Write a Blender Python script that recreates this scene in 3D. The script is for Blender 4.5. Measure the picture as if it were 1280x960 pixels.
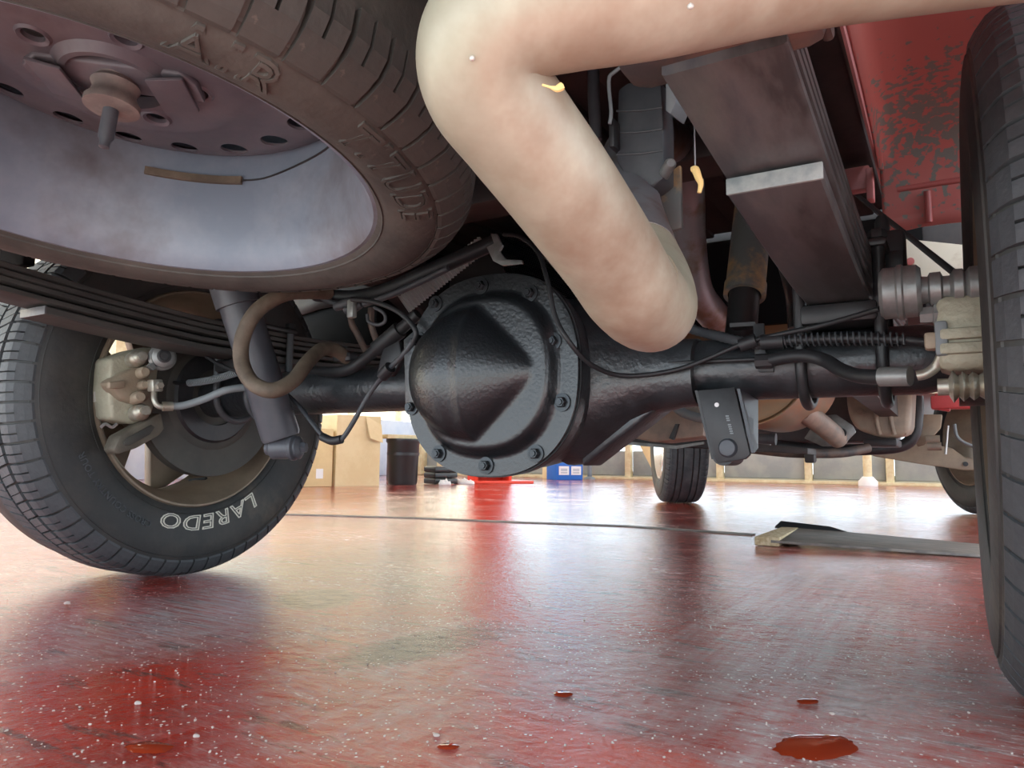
import bpy, bmesh, math, random
from mathutils import Vector, Matrix
random.seed(7)
PI = math.pi
S = bpy.context.scene
for o in list(bpy.data.objects): bpy.data.objects.remove(o)
COL = S.collection

# ------------------------------------------------------------------ camera
# world: origin under the middle of the rear axle, X to the truck's right, Y towards its front, Z up
F_PX = 920.25
CAM = Vector((0.692, -1.0479, 0.2585)); YAW, PITCH, ROLL = 0.540, 0.1038, 0.0104
fw = Vector((-math.sin(YAW)*math.cos(PITCH), math.cos(YAW)*math.cos(PITCH), math.sin(PITCH)))
r0 = Vector((math.cos(YAW), math.sin(YAW), 0)); u0 = r0.cross(fw)
RT = r0*math.cos(ROLL) + u0*math.sin(ROLL); UP = -r0*math.sin(ROLL) + u0*math.cos(ROLL)
cd = bpy.data.cameras.new('camera'); cam = bpy.data.objects.new('camera', cd); COL.objects.link(cam)
cd.sensor_width = 36; cd.sensor_fit = 'HORIZONTAL'; cd.lens = 36*F_PX/1280; cd.clip_start = 0.02; cd.clip_end = 200
m = Matrix((RT, UP, -fw)).transposed().to_4x4(); m.translation = CAM; cam.matrix_world = m
S.camera = cam

# ------------------------------------------------------------------ daylight
S.view_settings.view_transform = 'Standard'; S.view_settings.look = 'None'
S.view_settings.exposure = 1.35; S.view_settings.gamma = 1
S.view_settings.use_curve_mapping = False
w = bpy.data.worlds.new('sky'); S.world = w; w.use_nodes = True
bg = w.node_tree.nodes['Background']; bg.inputs[0].default_value = (0.76, 0.89, 1.0, 1); bg.inputs[1].default_value = 1.7
sd = bpy.data.lights.new('sun', 'SUN'); sun = bpy.data.objects.new('sun', sd); COL.objects.link(sun)
sd.energy = 6.0; sd.angle = math.radians(2); sd.color = (1, .97, .92)
sun.rotation_euler = Vector((-.55, .12, -.80)).to_track_quat('-Z', 'Y').to_euler()

# ------------------------------------------------------------------ helpers
def P(px, py, Y):                       # point of the photograph on the upright plane at truck distance Y
    d = fw + (px-640)/F_PX*RT + (480-py)/F_PX*UP
    return CAM + d*((Y-CAM.y)/d.y)
def PX(px, py, X):
    d = fw + (px-640)/F_PX*RT + (480-py)/F_PX*UP
    return CAM + d*((X-CAM.x)/d.x)
def PZ(px, py, Z=0):
    d = fw + (px-640)/F_PX*RT + (480-py)/F_PX*UP
    return CAM + d*((Z-CAM.z)/d.z)
def PD(px, py, D):
    return CAM + (fw + (px-640)/F_PX*RT + (480-py)/F_PX*UP)*D
V = Vector
def mat(name, col, rough=.5, metal=0, col2=None, scale=8, mix=(.4, .6), bump=0, bscale=60, r2=None, spec=.5, coat=0, col3=None, scale3=40, mix3=(.55, .7), stretch=None, detail=6):
    m = bpy.data.materials.new(name); m.use_nodes = True; nt = m.node_tree; N = nt.nodes; b = N['Principled BSDF']
    b.inputs['Base Color'].default_value = (*col, 1); b.inputs['Roughness'].default_value = rough
    b.inputs['Metallic'].default_value = metal; b.inputs['Specular IOR Level'].default_value = spec
    if coat: b.inputs['Coat Weight'].default_value = coat; b.inputs['Coat Roughness'].default_value = .08
    tc = N.new('ShaderNodeTexCoord'); src = tc.outputs['Object']
    if stretch:
        mp = N.new('ShaderNodeMapping'); mp.inputs['Scale'].default_value = stretch; nt.links.new(src, mp.inputs[0]); src = mp.outputs[0]
    def noise(sc, lo, hi, det=detail):
        n = N.new('ShaderNodeTexNoise'); n.inputs['Scale'].default_value = sc; n.inputs['Detail'].default_value = det; n.inputs['Roughness'].default_value = .65
        nt.links.new(src, n.inputs['Vector'])
        r = N.new('ShaderNodeMapRange'); r.inputs[1].default_value = lo; r.inputs[2].default_value = hi
        nt.links.new(n.outputs['Fac'], r.inputs[0]); return r.outputs[0]
    def mixc(fac, a, bcol):
        x = N.new('ShaderNodeMix'); x.data_type = 'RGBA'; nt.links.new(fac, x.inputs[0])
        if isinstance(a, tuple): x.inputs[6].default_value = (*a, 1)
        else: nt.links.new(a, x.inputs[6])
        x.inputs[7].default_value = (*bcol, 1); return x.outputs[2]
    out = None
    if col2:
        f = noise(scale, *mix); out = mixc(f, col, col2)
        if r2 is not None:
            rr = N.new('ShaderNodeMapRange'); rr.inputs[3].default_value = rough; rr.inputs[4].default_value = r2
            nt.links.new(f, rr.inputs[0]); nt.links.new(rr.outputs[0], b.inputs['Roughness'])
    if col3:
        f = noise(scale3, *mix3); out = mixc(f, out if out else col, col3)
    if out: nt.links.new(out, b.inputs['Base Color'])
    if bump:
        n = N.new('ShaderNodeTexNoise'); n.inputs['Scale'].default_value = bscale; n.inputs['Detail'].default_value = 4
        nt.links.new(src, n.inputs['Vector'])
        bm_ = N.new('ShaderNodeBump'); bm_.inputs['Strength'].default_value = bump; bm_.inputs['Distance'].default_value = .004
        nt.links.new(n.outputs['Fac'], bm_.inputs['Height']); nt.links.new(bm_.outputs[0], b.inputs['Normal'])
    return m
M = {}
M['rubber'] = mat('tyre rubber', (.036, .038, .038), .6, col2=(.068, .064, .056), scale=9, mix=(.45, .75), bump=.2, bscale=90, col3=(.14, .115, .085), scale3=5, mix3=(.60, .80))
M['tread'] = mat('tread rubber', (.050, .056, .062), .6, col2=(.10, .11, .115), scale=14, mix=(.4, .7), bump=.2, bscale=120)
M['spare_rubber'] = mat('dusty spare rubber', (.036, .034, .031), .66, col2=(.088, .078, .067), scale=7, mix=(.35, .7), bump=.25, bscale=90, col3=(.16, .13, .10), scale3=60, mix3=(.66, .8))
M['white_letter'] = mat('white letter rubber', (.72, .70, .60), .6)
M['axle'] = mat('black axle paint', (.012, .015, .018), .30, spec=.8, bump=.30, bscale=110, col2=(.030, .035, .040), scale=9, r2=.45, col3=(.085, .085, .08), scale3=45, mix3=(.66, .78))
M['cover'] = mat('glossy black cover paint', (.009, .011, .013), .33, spec=.6, bump=.20, bscale=190, coat=.15)
M['bolt'] = mat('blackened bolt', (.03, .034, .038), .3, metal=.5)
M['black'] = mat('black painted steel', (.016, .017, .019), .45, col2=(.03, .03, .032), scale=12, bump=.1)
M['black_rub'] = mat('black hose rubber', (.018, .019, .021), .5)
M['grey_rub'] = mat('grey rubber', (.045, .050, .058), .5, col2=(.07, .075, .08), scale=12)
M['brown_hose'] = mat('dusty brown hose', (.085, .064, .045), .7, col2=(.15, .115, .082), scale=20, bump=.2)
M['shock'] = mat('slate painted shock', (.055, .060, .072), .42, col2=(.095, .098, .11), scale=7, mix=(.4, .7), bump=.06)
M['shock_rust'] = mat('shock with tan dust', (.12, .13, .125), .5, col2=(.40, .26, .12), scale=7, mix=(.47, .56), bump=.1)
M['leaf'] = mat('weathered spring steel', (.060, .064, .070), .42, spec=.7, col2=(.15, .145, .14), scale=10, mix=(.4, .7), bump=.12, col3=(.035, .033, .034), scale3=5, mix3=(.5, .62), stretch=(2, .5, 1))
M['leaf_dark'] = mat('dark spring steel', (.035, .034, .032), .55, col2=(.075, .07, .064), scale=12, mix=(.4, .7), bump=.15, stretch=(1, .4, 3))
M['leaf_end'] = mat('pale blue spring edge', (.17, .20, .205), .55, col2=(.28, .31, .30), scale=30)
M['rusty'] = mat('rusty frame steel', (.13, .085, .065), .6, col2=(.05, .045, .045), scale=14, bump=.25)
M['frame'] = mat('dark frame steel', (.020, .019, .021), .55, col2=(.045, .036, .034), scale=6, bump=.1)
M['rim_steel'] = mat('blue grey spare rim', (.17, .205, .26), .5, metal=.15, col2=(.27, .30, .35), scale=6, mix=(.4, .72), bump=.07, col3=(.10, .085, .09), scale3=3.2, mix3=(.52, .75))
M['rim_disc'] = mat('purple brown spare disc', (.105, .098, .115), .5, metal=.2, col2=(.16, .14, .15), scale=9, mix=(.4, .7), bump=.12, col3=(.09, .07, .075), scale3=4)
M['rim_in'] = mat('brake dusted wheel barrel', (.20, .155, .11), .5, metal=.25, col2=(.30, .235, .17), scale=8, mix=(.4, .7), bump=.05)
M['alloy'] = mat('bright alloy', (.72, .72, .70), .25, metal=.8)
M['weight'] = mat('wheel weight zinc', (.55, .54, .49), .45, metal=.3)
M['pipe'] = mat('dusty tailpipe steel', (.30, .275, .20), .45, metal=.2, col2=(.43, .41, .32), scale=7, mix=(.38, .66), bump=.10, bscale=45, col3=(.24, .165, .11), scale3=6, mix3=(.48, .72))
M['galv'] = mat('galvanised pipe', (.30, .31, .33), .42, metal=.5, col2=(.20, .145, .10), scale=6, mix=(.5, .62), bump=.05)
M['muffler'] = mat('copper brown muffler', (.42, .22, .11), .45, metal=.45, col2=(.33, .23, .14), scale=5, stretch=(1, 1, 5))
M['shield'] = mat('dusty heat shield', (.36, .27, .21), .6, metal=.1, col2=(.24, .20, .17), scale=14, bump=.3, bscale=60)
M['shade'] = mat('black cavity paint', (.006, .006, .007), .7, spec=.15)  # near-black that puts the deep shade under the bed into colour
M['foil'] = mat('bright foil', (.75, .76, .76), .35, metal=.4)
M['mesh_black'] = mat('black ribbed shield', (.020, .020, .022), .5)
M['caliper'] = mat('cast caliper', (.40, .385, .29), .6, metal=.15, col2=(.29, .26, .19), scale=9, mix=(.42, .68), bump=.5, bscale=130)
M['caliper_boss'] = mat('tan caliper boss', (.31, .25, .18), .55, metal=.15, bump=.3, bscale=110)
M['plug'] = mat('dusty plug', (.26, .215, .19), .6, col2=(.16, .13, .12), scale=25)
M['cal_bracket'] = mat('grey cast bracket', (.14, .125, .095), .6, col2=(.10, .09, .07), scale=15, bump=.4, bscale=110)
M['pin'] = mat('zinc pin steel', (.45, .44, .38), .4, metal=.6, col2=(.33, .29, .22), scale=30)
M['zinc'] = mat('grey cast zinc', (.28, .29, .28), .45, metal=.5, col2=(.18, .185, .18), scale=14, bump=.2)
M['rotor'] = mat('dark rotor', (.052, .052, .046), .55, metal=.1, col2=(.07, .068, .058), scale=12)
M['hose_grey'] = mat('pale grey brake hose', (.20, .225, .235), .5)
M['silver'] = mat('silver line', (.5, .5, .48), .35, metal=.7)
M['white'] = mat('white plate', (.66, .62, .50), .6, col2=(.42, .34, .24), scale=8, mix=(.6, .75))
M['apron'] = mat('sunlit concrete', (.55, .54, .52), .8, col2=(.47, .46, .44), scale=2)
M['cream'] = mat('cream card', (.72, .56, .30), .7, col2=(.66, .50, .26), scale=5)
M['cardboard'] = mat('cardboard', (.74, .60, .36), .75, col2=(.68, .53, .30), scale=4)
M['wallcream'] = mat('cream wall paint', (.74, .68, .52), .7, col2=(.68, .61, .46), scale=3)
M['panel_grey'] = mat('grey wall panel', (.26, .28, .27), .55, col2=(.34, .35, .32), scale=3, bump=.1)
M['post'] = mat('cream post paint', (.74, .66, .42), .6, col2=(.64, .52, .30), scale=10)
M['blue'] = mat('blue carton', (.015, .14, .55), .5)
M['label'] = mat('white label', (.8, .8, .8), .6)
M['label_print'] = mat('grey print', (.22, .27, .36), .6)
M['bin'] = mat('black bin plastic', (.022, .023, .025), .35)
M['redcab'] = mat('red streak paint', (.80, .07, .035), .4)
M['bodyred'] = mat('red body paint', (.44, .11, .10), .42, col2=(.32, .08, .075), scale=5, mix=(.4, .7), bump=.03)
M['pink'] = mat('faded pink paint', (.62, .26, .26), .6)
M['paleblue'] = mat('pale blue grey wall', (.42, .48, .58), .6, col2=(.52, .56, .62), scale=2)
M['wood'] = mat('worn board', (.13, .115, .105), .55, col2=(.24, .205, .18), scale=12, stretch=(1, 6, 1), bump=.1)
M['board_edge'] = mat('crumbled board edge', (.42, .30, .16), .8, col2=(.62, .50, .33), scale=80, bump=.6, bscale=200)
M['leafbit'] = mat('dry yellow scrap', (.75, .55, .22), .7)
M['fluid'] = mat('orange red fluid', (.30, .035, .012), .05, spec=.7)
M['grit'] = mat('pale grit', (.46, .38, .34), .8)
M['transm'] = mat('dusty cast aluminium', (.38, .31, .23), .55, metal=.2, col2=(.27, .225, .18), scale=8, bump=.2)
M['arm'] = mat('tan control arm', (.36, .285, .20), .6, col2=(.28, .22, .16), scale=8)
M['fence'] = mat('dark red fluid bracket', (.45, .05, .05), .5)

# red painted bay floor: glossy coat, scuffed grey film, dark stains, speckle of dust
def floor_mat():
    m = bpy.data.materials.new('red epoxy floor'); m.use_nodes = True; nt = m.node_tree; N = nt.nodes; L = nt.links; b = N['Principled BSDF']
    tc = N.new('ShaderNodeTexCoord')
    def mp(rot, sc):
        q = N.new('ShaderNodeMapping'); q.inputs['Rotation'].default_value = (0, 0, rot); q.inputs['Scale'].default_value = sc; L.new(tc.outputs['Object'], q.inputs[0]); return q.outputs[0]
    def noise(v, sc, lo, hi, det=8, ro=.65):
        n = N.new('ShaderNodeTexNoise'); n.inputs['Scale'].default_value = sc; n.inputs['Detail'].default_value = det; n.inputs['Roughness'].default_value = ro
        L.new(v, n.inputs['Vector']); r = N.new('ShaderNodeMapRange'); r.inputs[1].default_value = lo; r.inputs[2].default_value = hi; L.new(n.outputs['Fac'], r.inputs[0]); return r.outputs[0]
    def mix(f, a, c):
        x = N.new('ShaderNodeMix'); x.data_type = 'RGBA'; L.new(f, x.inputs[0])
        for i, k in ((6, a), (7, c)):
            if isinstance(k, tuple): x.inputs[i].default_value = (*k, 1)
            else: L.new(k, x.inputs[i])
        return x.outputs[2]
    def mul(a, c):
        x = N.new('ShaderNodeMath'); x.operation = 'MULTIPLY'
        for i, k in ((0, a), (1, c)):
            if isinstance(k, float): x.inputs[i].default_value = k
            else: L.new(k, x.inputs[i])
        return x.outputs[0]
    o = tc.outputs['Object']
    base = mix(noise(o, 3, .35, .7), (.46, .030, .013), (.24, .020, .013))
    scr = mp(.54, (2.2, 9, 1))
    film = mul(mul(noise(o, 2.1, .42, .62), noise(scr, 5, .36, .60)), noise(scr, 22, .34, .60, 10, .75))
    c = mix(mul(film, .95), base, (.50, .44, .42))
    scr2 = mp(.54, (5, 60, 1))
    scratch = mul(noise(scr2, 4, .56, .70), noise(o, 1.6, .48, .62))
    c = mix(mul(scratch, .65), c, (.55, .48, .44))
    lane = mp(-.12, (7, 1.6, 1)); scuff = mul(mul(noise(lane, 2.2, .48, .66), noise(o, 1.3, .50, .60)), noise(o, 30, .35, .6)); c = mix(mul(scuff, .8), c, (.46, .42, .41))
    dark = mul(noise(scr, 3.2, .57, .64), .75); c = mix(dark, c, (.09, .035, .03))
    flake = mul(noise(scr, 16, .62, .66, 10, .75), noise(o, 2.6, .46, .58)); c = mix(mul(flake, .8), c, (.05, .045, .042))
    spk = N.new('ShaderNodeTexVoronoi'); spk.inputs['Scale'].default_value = 90; L.new(o, spk.inputs['Vector'])
    sr = N.new('ShaderNodeMapRange'); sr.inputs[1].default_value = .17; sr.inputs[2].default_value = .10; L.new(spk.outputs['Distance'], sr.inputs[0])
    sp = mul(sr.outputs[0], noise(o, 6, .42, .56)); c = mix(sp, c, (.80, .72, .66))
    def patch(a, e1, e2, lo=.75, hi=1.15, ns=9, amp=.9):        # floor spot: middle and two half-axes, ragged by noise
        A, B, Cc = PZ(*a), PZ(*e1), PZ(*e2); u, v = B-A, Cc-A; u.z = v.z = 0; det = u.x*v.y-u.y*v.x
        sub = N.new('ShaderNodeVectorMath'); sub.operation = 'SUBTRACT'; L.new(o, sub.inputs[0]); sub.inputs[1].default_value = A
        comb = N.new('ShaderNodeCombineXYZ')
        for i, w_ in enumerate(((v.y/det, -v.x/det, 0), (-u.y/det, u.x/det, 0))):
            d = N.new('ShaderNodeVectorMath'); d.operation = 'DOT_PRODUCT'; L.new(sub.outputs[0], d.inputs[0]); d.inputs[1].default_value = w_; L.new(d.outputs['Value'], comb.inputs[i])
        ln = N.new('ShaderNodeVectorMath'); ln.operation = 'LENGTH'; L.new(comb.outputs[0], ln.inputs[0])
        nz = N.new('ShaderNodeTexNoise'); nz.inputs['Scale'].default_value = ns; nz.inputs['Detail'].default_value = 8; nz.inputs['Roughness'].default_value = .7; L.new(scr, nz.inputs['Vector'])
        ad = N.new('ShaderNodeMath'); ad.operation = 'MULTIPLY_ADD'; L.new(nz.outputs['Fac'], ad.inputs[0]); ad.inputs[1].default_value = amp*2; L.new(ln.outputs['Value'], ad.inputs[2])
        r = N.new('ShaderNodeMapRange'); r.inputs[1].default_value = hi+amp; r.inputs[2].default_value = lo+amp; L.new(ad.outputs[0], r.inputs[0]); return r.outputs[0]
    c = mix(mul(patch((760, 945), (930, 985), (740, 905), .5, 1.2, 5, .35), .7), c, (.62, .055, .018))  # brighter, more saturated orange-red band on the near floor
    pale = patch((1000, 775), (1180, 790), (1010, 705), .35, 1.15, 12, .9)
    streak = noise(mp(0, (16, 1.1, 1)), 2.2, .40, .62); brush = noise(mp(0, (2.5, 40, 1)), 3.0, .34, .60)
    c = mix(mul(mul(mul(pale, streak), brush), .95), c, (.52, .49, .47))
    pale2 = patch((250, 765), (420, 745), (260, 730), .35, 1.1, 10, .9); c = mix(mul(mul(pale2, brush), .8), c, (.44, .45, .47))
    c = mix(mul(patch((398, 748), (455, 745), (398, 735), .7, 1.0, 14, .5), .95), c, (.05, .045, .042))
    c = mix(mul(patch((535, 805), (650, 785), (540, 785), .6, .95, 18, .8), .95), c, (.045, .04, .038))
    c = mix(sp, c, (.80, .72, .66))
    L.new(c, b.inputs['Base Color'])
    rg = N.new('ShaderNodeMapRange'); rg.inputs[3].default_value = .06; rg.inputs[4].default_value = .40; L.new(film, rg.inputs[0]); L.new(rg.outputs[0], b.inputs['Roughness'])
    b.inputs['Specular IOR Level'].default_value = .75
    bp = N.new('ShaderNodeBump'); bp.inputs['Strength'].default_value = .30; bp.inputs['Distance'].default_value = .004
    L.new(noise(o, 38, .3, .7), bp.inputs['Height']); L.new(bp.outputs[0], b.inputs['Normal'])
    return m
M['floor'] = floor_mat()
def peel_mat():                          # red paint flaking to grey primer in one patch
    m = mat('red paint flaking to grey primer', (.46, .125, .11), .45, bump=.04); nt = m.node_tree; N = nt.nodes; L = nt.links; b = N['Principled BSDF']
    tc = N.new('ShaderNodeTexCoord')
    n = N.new('ShaderNodeTexNoise'); n.inputs['Scale'].default_value = 75; n.inputs['Detail'].default_value = 5; L.new(tc.outputs['Object'], n.inputs[0])
    d = N.new('ShaderNodeVectorMath'); d.operation = 'DISTANCE'; L.new(tc.outputs['Object'], d.inputs[0]); d.inputs[1].default_value = PEEL
    r = N.new('ShaderNodeMapRange'); r.inputs[1].default_value = .02; r.inputs[2].default_value = .26; r.inputs[3].default_value = .17; r.inputs[4].default_value = -.12; L.new(d.outputs['Value'], r.inputs[0])
    a = N.new('ShaderNodeMath'); L.new(n.outputs['Fac'], a.inputs[0]); L.new(r.outputs[0], a.inputs[1])
    t = N.new('ShaderNodeMapRange'); t.inputs[1].default_value = .56; t.inputs[2].default_value = .60; L.new(a.outputs[0], t.inputs[0])
    x = N.new('ShaderNodeMix'); x.data_type = 'RGBA'; L.new(t.outputs[0], x.inputs[0]); x.inputs[6].default_value = (.46, .125, .11, 1); x.inputs[7].default_value = (.17, .17, .155, 1)
    L.new(x.outputs[2], b.inputs['Base Color']); return m

# ---- mesh builders
def bm_new(): return bmesh.new()
def frame_of(ax):
    ax = V(ax).normalized(); t = V((0, 0, 1)) if abs(ax.z) < .9 else V((0, 1, 0))
    a = t.cross(ax).normalized(); return a, ax.cross(a), ax
def lathe(bm, prof, org=(0, 0, 0), axis=(1, 0, 0), seg=32, closed=False, caps=True):
    a, b, ax = frame_of(axis); org = V(org); rings = []
    for r, h in prof:
        if r < 1e-6: rings.append([bm.verts.new(org+ax*h)])
        else: rings.append([bm.verts.new(org+ax*h+a*r*math.cos(2*PI*i/seg)+b*r*math.sin(2*PI*i/seg)) for i in range(seg)])
    n = len(rings)
    for k in range(n if closed else n-1):
        p, q = rings[k], rings[(k+1) % n]
        for i in range(seg):
            j = (i+1) % seg
            if len(p) == 1 and len(q) == 1: continue
            if len(p) == 1: bm.faces.new((p[0], q[j], q[i]))
            elif len(q) == 1: bm.faces.new((p[i], p[j], q[0]))
            else: bm.faces.new((p[i], p[j], q[j], q[i]))
    if not closed and caps:
        if len(rings[0]) > 1: bm.faces.new(rings[0][::-1])
        if len(rings[-1]) > 1: bm.faces.new(rings[-1])
    return bm
def spline(pts, n=8):
    pts = [V(p) for p in pts]
    if len(pts) < 3 or n < 2: return pts
    out = []
    for i in range(len(pts)-1):
        p0 = pts[i-1] if i else pts[0]*2-pts[1]; p1, p2 = pts[i], pts[i+1]; p3 = pts[i+2] if i+2 < len(pts) else p2*2-p1
        for k in range(n):
            t = k/n
            out.append(.5*((2*p1)+(p2-p0)*t+(2*p0-5*p1+4*p2-p3)*t*t+(3*p1-p0-3*p2+p3)*t**3))
    return out+[pts[-1]]
def tube(bm, pts, r, seg=12, n=8, caps=True, rip=0, hollow=0):
    path = spline(pts, n); N_ = len(path); a = None; rings = []
    for i, p in enumerate(path):
        t = (path[min(i+1, N_-1)]-path[max(i-1, 0)]).normalized()
        if a is None: a = frame_of(t)[0]
        else: a = (a - t*a.dot(t)).normalized()
        b = t.cross(a)
        rr = r if not isinstance(r, (list, tuple)) else (lambda s: r[min(int(s), len(r)-2)]*(1-(s-min(int(s), len(r)-2)))+r[min(int(s), len(r)-2)+1]*(s-min(int(s), len(r)-2)))(i/(N_-1)*(len(r)-1))
        if rip: rr *= 1+rip*(i % 2)
        rings.append([bm.verts.new(p+a*rr*math.cos(2*PI*k/seg)+b*rr*math.sin(2*PI*k/seg)) for k in range(seg)])
    for p, q in zip(rings, rings[1:]):
        for k in range(seg): bm.faces.new((p[k], p[(k+1) % seg], q[(k+1) % seg], q[k]))
    if caps: bm.faces.new(rings[0][::-1]); bm.faces.new(rings[-1])
    return bm
def coil(bm, pts, R, r, pitch, seg=6):      # a helical spring along a path
    path = spline(pts, 24); L = 0; out = []; a = frame_of(path[1]-path[0])[0]
    prev = path[0]
    fine = []
    for p, q in zip(path, path[1:]):
        k = max(1, int((q-p).length/(pitch/12)))
        fine += [p.lerp(q, i/k) for i in range(k)]
    for i, p in enumerate(fine):
        t = (fine[min(i+1, len(fine)-1)]-fine[max(0, i-1)]).normalized(); a = (a-t*a.dot(t)).normalized(); b = t.cross(a)
        L += (p-prev).length; prev = p; ph = 2*PI*L/pitch
        out.append(p+a*R*math.cos(ph)+b*R*math.sin(ph))
    return tube(bm, out, r, seg, 1)
def box(bm, c, s, rot=None, bev=0):
    r = bmesh.ops.create_cube(bm, size=1); vs = r['verts']
    mtx = Matrix.Translation(V(c)) @ (rot.to_4x4() if rot else Matrix()) @ Matrix.Diagonal((*s, 1))
    bmesh.ops.transform(bm, matrix=mtx, verts=vs)
    if bev:
        es = list({e for v in vs for e in v.link_edges})
        bmesh.ops.bevel(bm, geom=es, offset=bev, segments=2, affect='EDGES', profile=.5)
    return bm
def prism(bm, poly, ext, bev=0):
    poly = [V(p) for p in poly]; ext = V(ext)
    a = [bm.verts.new(p) for p in poly]; b = [bm.verts.new(p+ext) for p in poly]; n = len(a)
    fs = [bm.faces.new(a[::-1]), bm.faces.new(b)]+[bm.faces.new((a[i], a[(i+1) % n], b[(i+1) % n], b[i])) for i in range(n)]
    bmesh.ops.recalc_face_normals(bm, faces=fs)
    if bev: bmesh.ops.bevel(bm, geom=list({e for v in a+b for e in v.link_edges}), offset=bev, segments=2, affect='EDGES', profile=.5)
    return bm
def hexbolt(bm, p, ax, r=.008, h=.007, wr=0, tip=0):
    ax = V(ax).normalized(); p = V(p)
    if wr: lathe(bm, [(0, 0), (wr, 0), (wr, .0025), (0, .003)], p, ax, 18)
    lathe(bm, [(0, .001), (r, .001), (r, h*.8), (r*.82, h), (0, h)], p, ax, 6)
    if tip: lathe(bm, [(r*.55, h), (r*.5, h+tip), (0, h+tip)], p, ax, 10)
    return bm
def wloc(o):
    v = V((0, 0, 0))
    while o: v += o.location; o = o.parent
    return v
def part(name, bm, m, parent=None, smooth=40, local=False):
    if parent and not local:
        bmesh.ops.translate(bm, verts=bm.verts, vec=-wloc(parent))
    bmesh.ops.recalc_face_normals(bm, faces=bm.faces)
    me = bpy.data.meshes.new(name); bm.to_mesh(me); bm.free()
    if smooth:
        for f in me.polygons: f.use_smooth = True
        me.set_sharp_from_angle(angle=math.radians(smooth))
    me.materials.append(M[m] if isinstance(m, str) else m)
    o = bpy.data.objects.new(name, me); COL.objects.link(o); o.parent = parent
    return o
def place(name, me, parent, loc=(0, 0, 0), rot=(0, 0, 0)):
    o = bpy.data.objects.new(name, me); COL.objects.link(o); o.parent = parent; o.location = loc; o.rotation_euler = rot; return o
def tag(o, label, cat, group=None):
    o['label'] = label; o['category'] = cat
    if group: o['group'] = group
    return o
def thing(name, label, cat, loc=(0, 0, 0), group=None):
    o = bpy.data.objects.new(name, None); COL.objects.link(o); o.location = loc; o.empty_display_size = .05
    return tag(o, label, cat, group)
def single(name, bm, m, label, cat, group=None, smooth=40):
    c = V((0, 0, 0)); lo = 1e9
    for v in bm.verts: c += v.co; lo = min(lo, v.co.z)
    c /= len(bm.verts); c.z = lo
    bmesh.ops.translate(bm, verts=bm.verts, vec=-c); o = part(name, bm, m, None, smooth); o.location = c
    return tag(o, label, cat, group)
def struct(name, bm, m, parent=None, smooth=40):
    o = part(name, bm, m, parent, smooth)
    if not parent: o['kind'] = 'structure'
    return o
def text_bm(txt, size, shear=0, spacing=1.0, extr=0):
    cu = bpy.data.curves.new('t', 'FONT'); cu.body = txt; cu.size = size; cu.align_x = 'CENTER'; cu.shear = shear; cu.space_character = spacing; cu.resolution_u = 3
    ob = bpy.data.objects.new('t', cu); COL.objects.link(ob); bpy.context.view_layer.update()
    me = ob.evaluated_get(bpy.context.evaluated_depsgraph_get()).to_mesh(); bm = bmesh.new(); bm.from_mesh(me)
    bpy.data.objects.remove(ob); bpy.data.curves.remove(cu)
    bmesh.ops.remove_doubles(bm, verts=bm.verts, dist=1e-6)
    return bm
def outline_bm(src, wd, h):                 # raised band along the outline of flat lettering
    out = bmesh.new()
    for e in src.edges:
        if len(e.link_faces) == 1:
            p, q = e.verts[0].co, e.verts[1].co; d = q-p
            if d.length < 1e-6: continue
            d.normalize(); nrm = V((-d.y, d.x, 0))*wd; ex = d*wd*.6
            poly = [p-ex-nrm, q+ex-nrm, q+ex+nrm, p-ex+nrm]
            vs = [out.verts.new(v) for v in poly]+[out.verts.new(v+V((0, 0, h))) for v in poly]
            for f in ((3, 2, 1, 0), (4, 5, 6, 7), (0, 1, 5, 4), (1, 2, 6, 5), (2, 3, 7, 6), (3, 0, 4, 7)): out.faces.new([vs[i] for i in f])
    src.free(); return out
def solid_bm(src, h):
    r = bmesh.ops.extrude_face_region(src, geom=list(src.faces)); vs = [g for g in r['geom'] if isinstance(g, bmesh.types.BMVert)]
    bmesh.ops.translate(src, verts=vs, vec=(0, 0, h)); return src
def boolean_cut(ob, cutters):
    me = bpy.data.meshes.new('cut'); cutters.to_mesh(me); cutters.free(); co = bpy.data.objects.new('cut', me); COL.objects.link(co)
    bpy.context.view_layer.update(); co.matrix_world = ob.matrix_world
    md = ob.modifiers.new('b', 'BOOLEAN'); md.operation = 'DIFFERENCE'; md.object = co; md.solver = 'EXACT'
    bpy.context.view_layer.update()
    nm = bpy.data.meshes.new_from_object(ob.evaluated_get(bpy.context.evaluated_depsgraph_get())); ob.modifiers.clear()
    ob.data = nm; bpy.data.objects.remove(co)
    for f in nm.polygons: f.use_smooth = True
    nm.set_sharp_from_angle(angle=math.radians(35))

# ================================================================== the setting
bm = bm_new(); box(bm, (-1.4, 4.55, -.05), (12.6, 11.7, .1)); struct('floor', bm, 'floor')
bm = bm_new(); box(bm, (0, -11.3, -.06), (60, 20, .1)); box(bm, (-14, 6.2, -.06), (12.5, 16.3, .1)); box(bm, (19.9, 9, -.06), (30, 22, .1)); box(bm, (-4.6, 25.4, -.06), (19, 30, .1)); struct('added_bounce_apron', bm, 'apron')   # unseen pale concrete, added to bounce neutral light under the truck
bm = bm_new(); box(bm, (-1.4, 4.45, 3.85), (12.6, 11.5, .2)); struct('ceiling', bm, 'wallcream')
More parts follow.
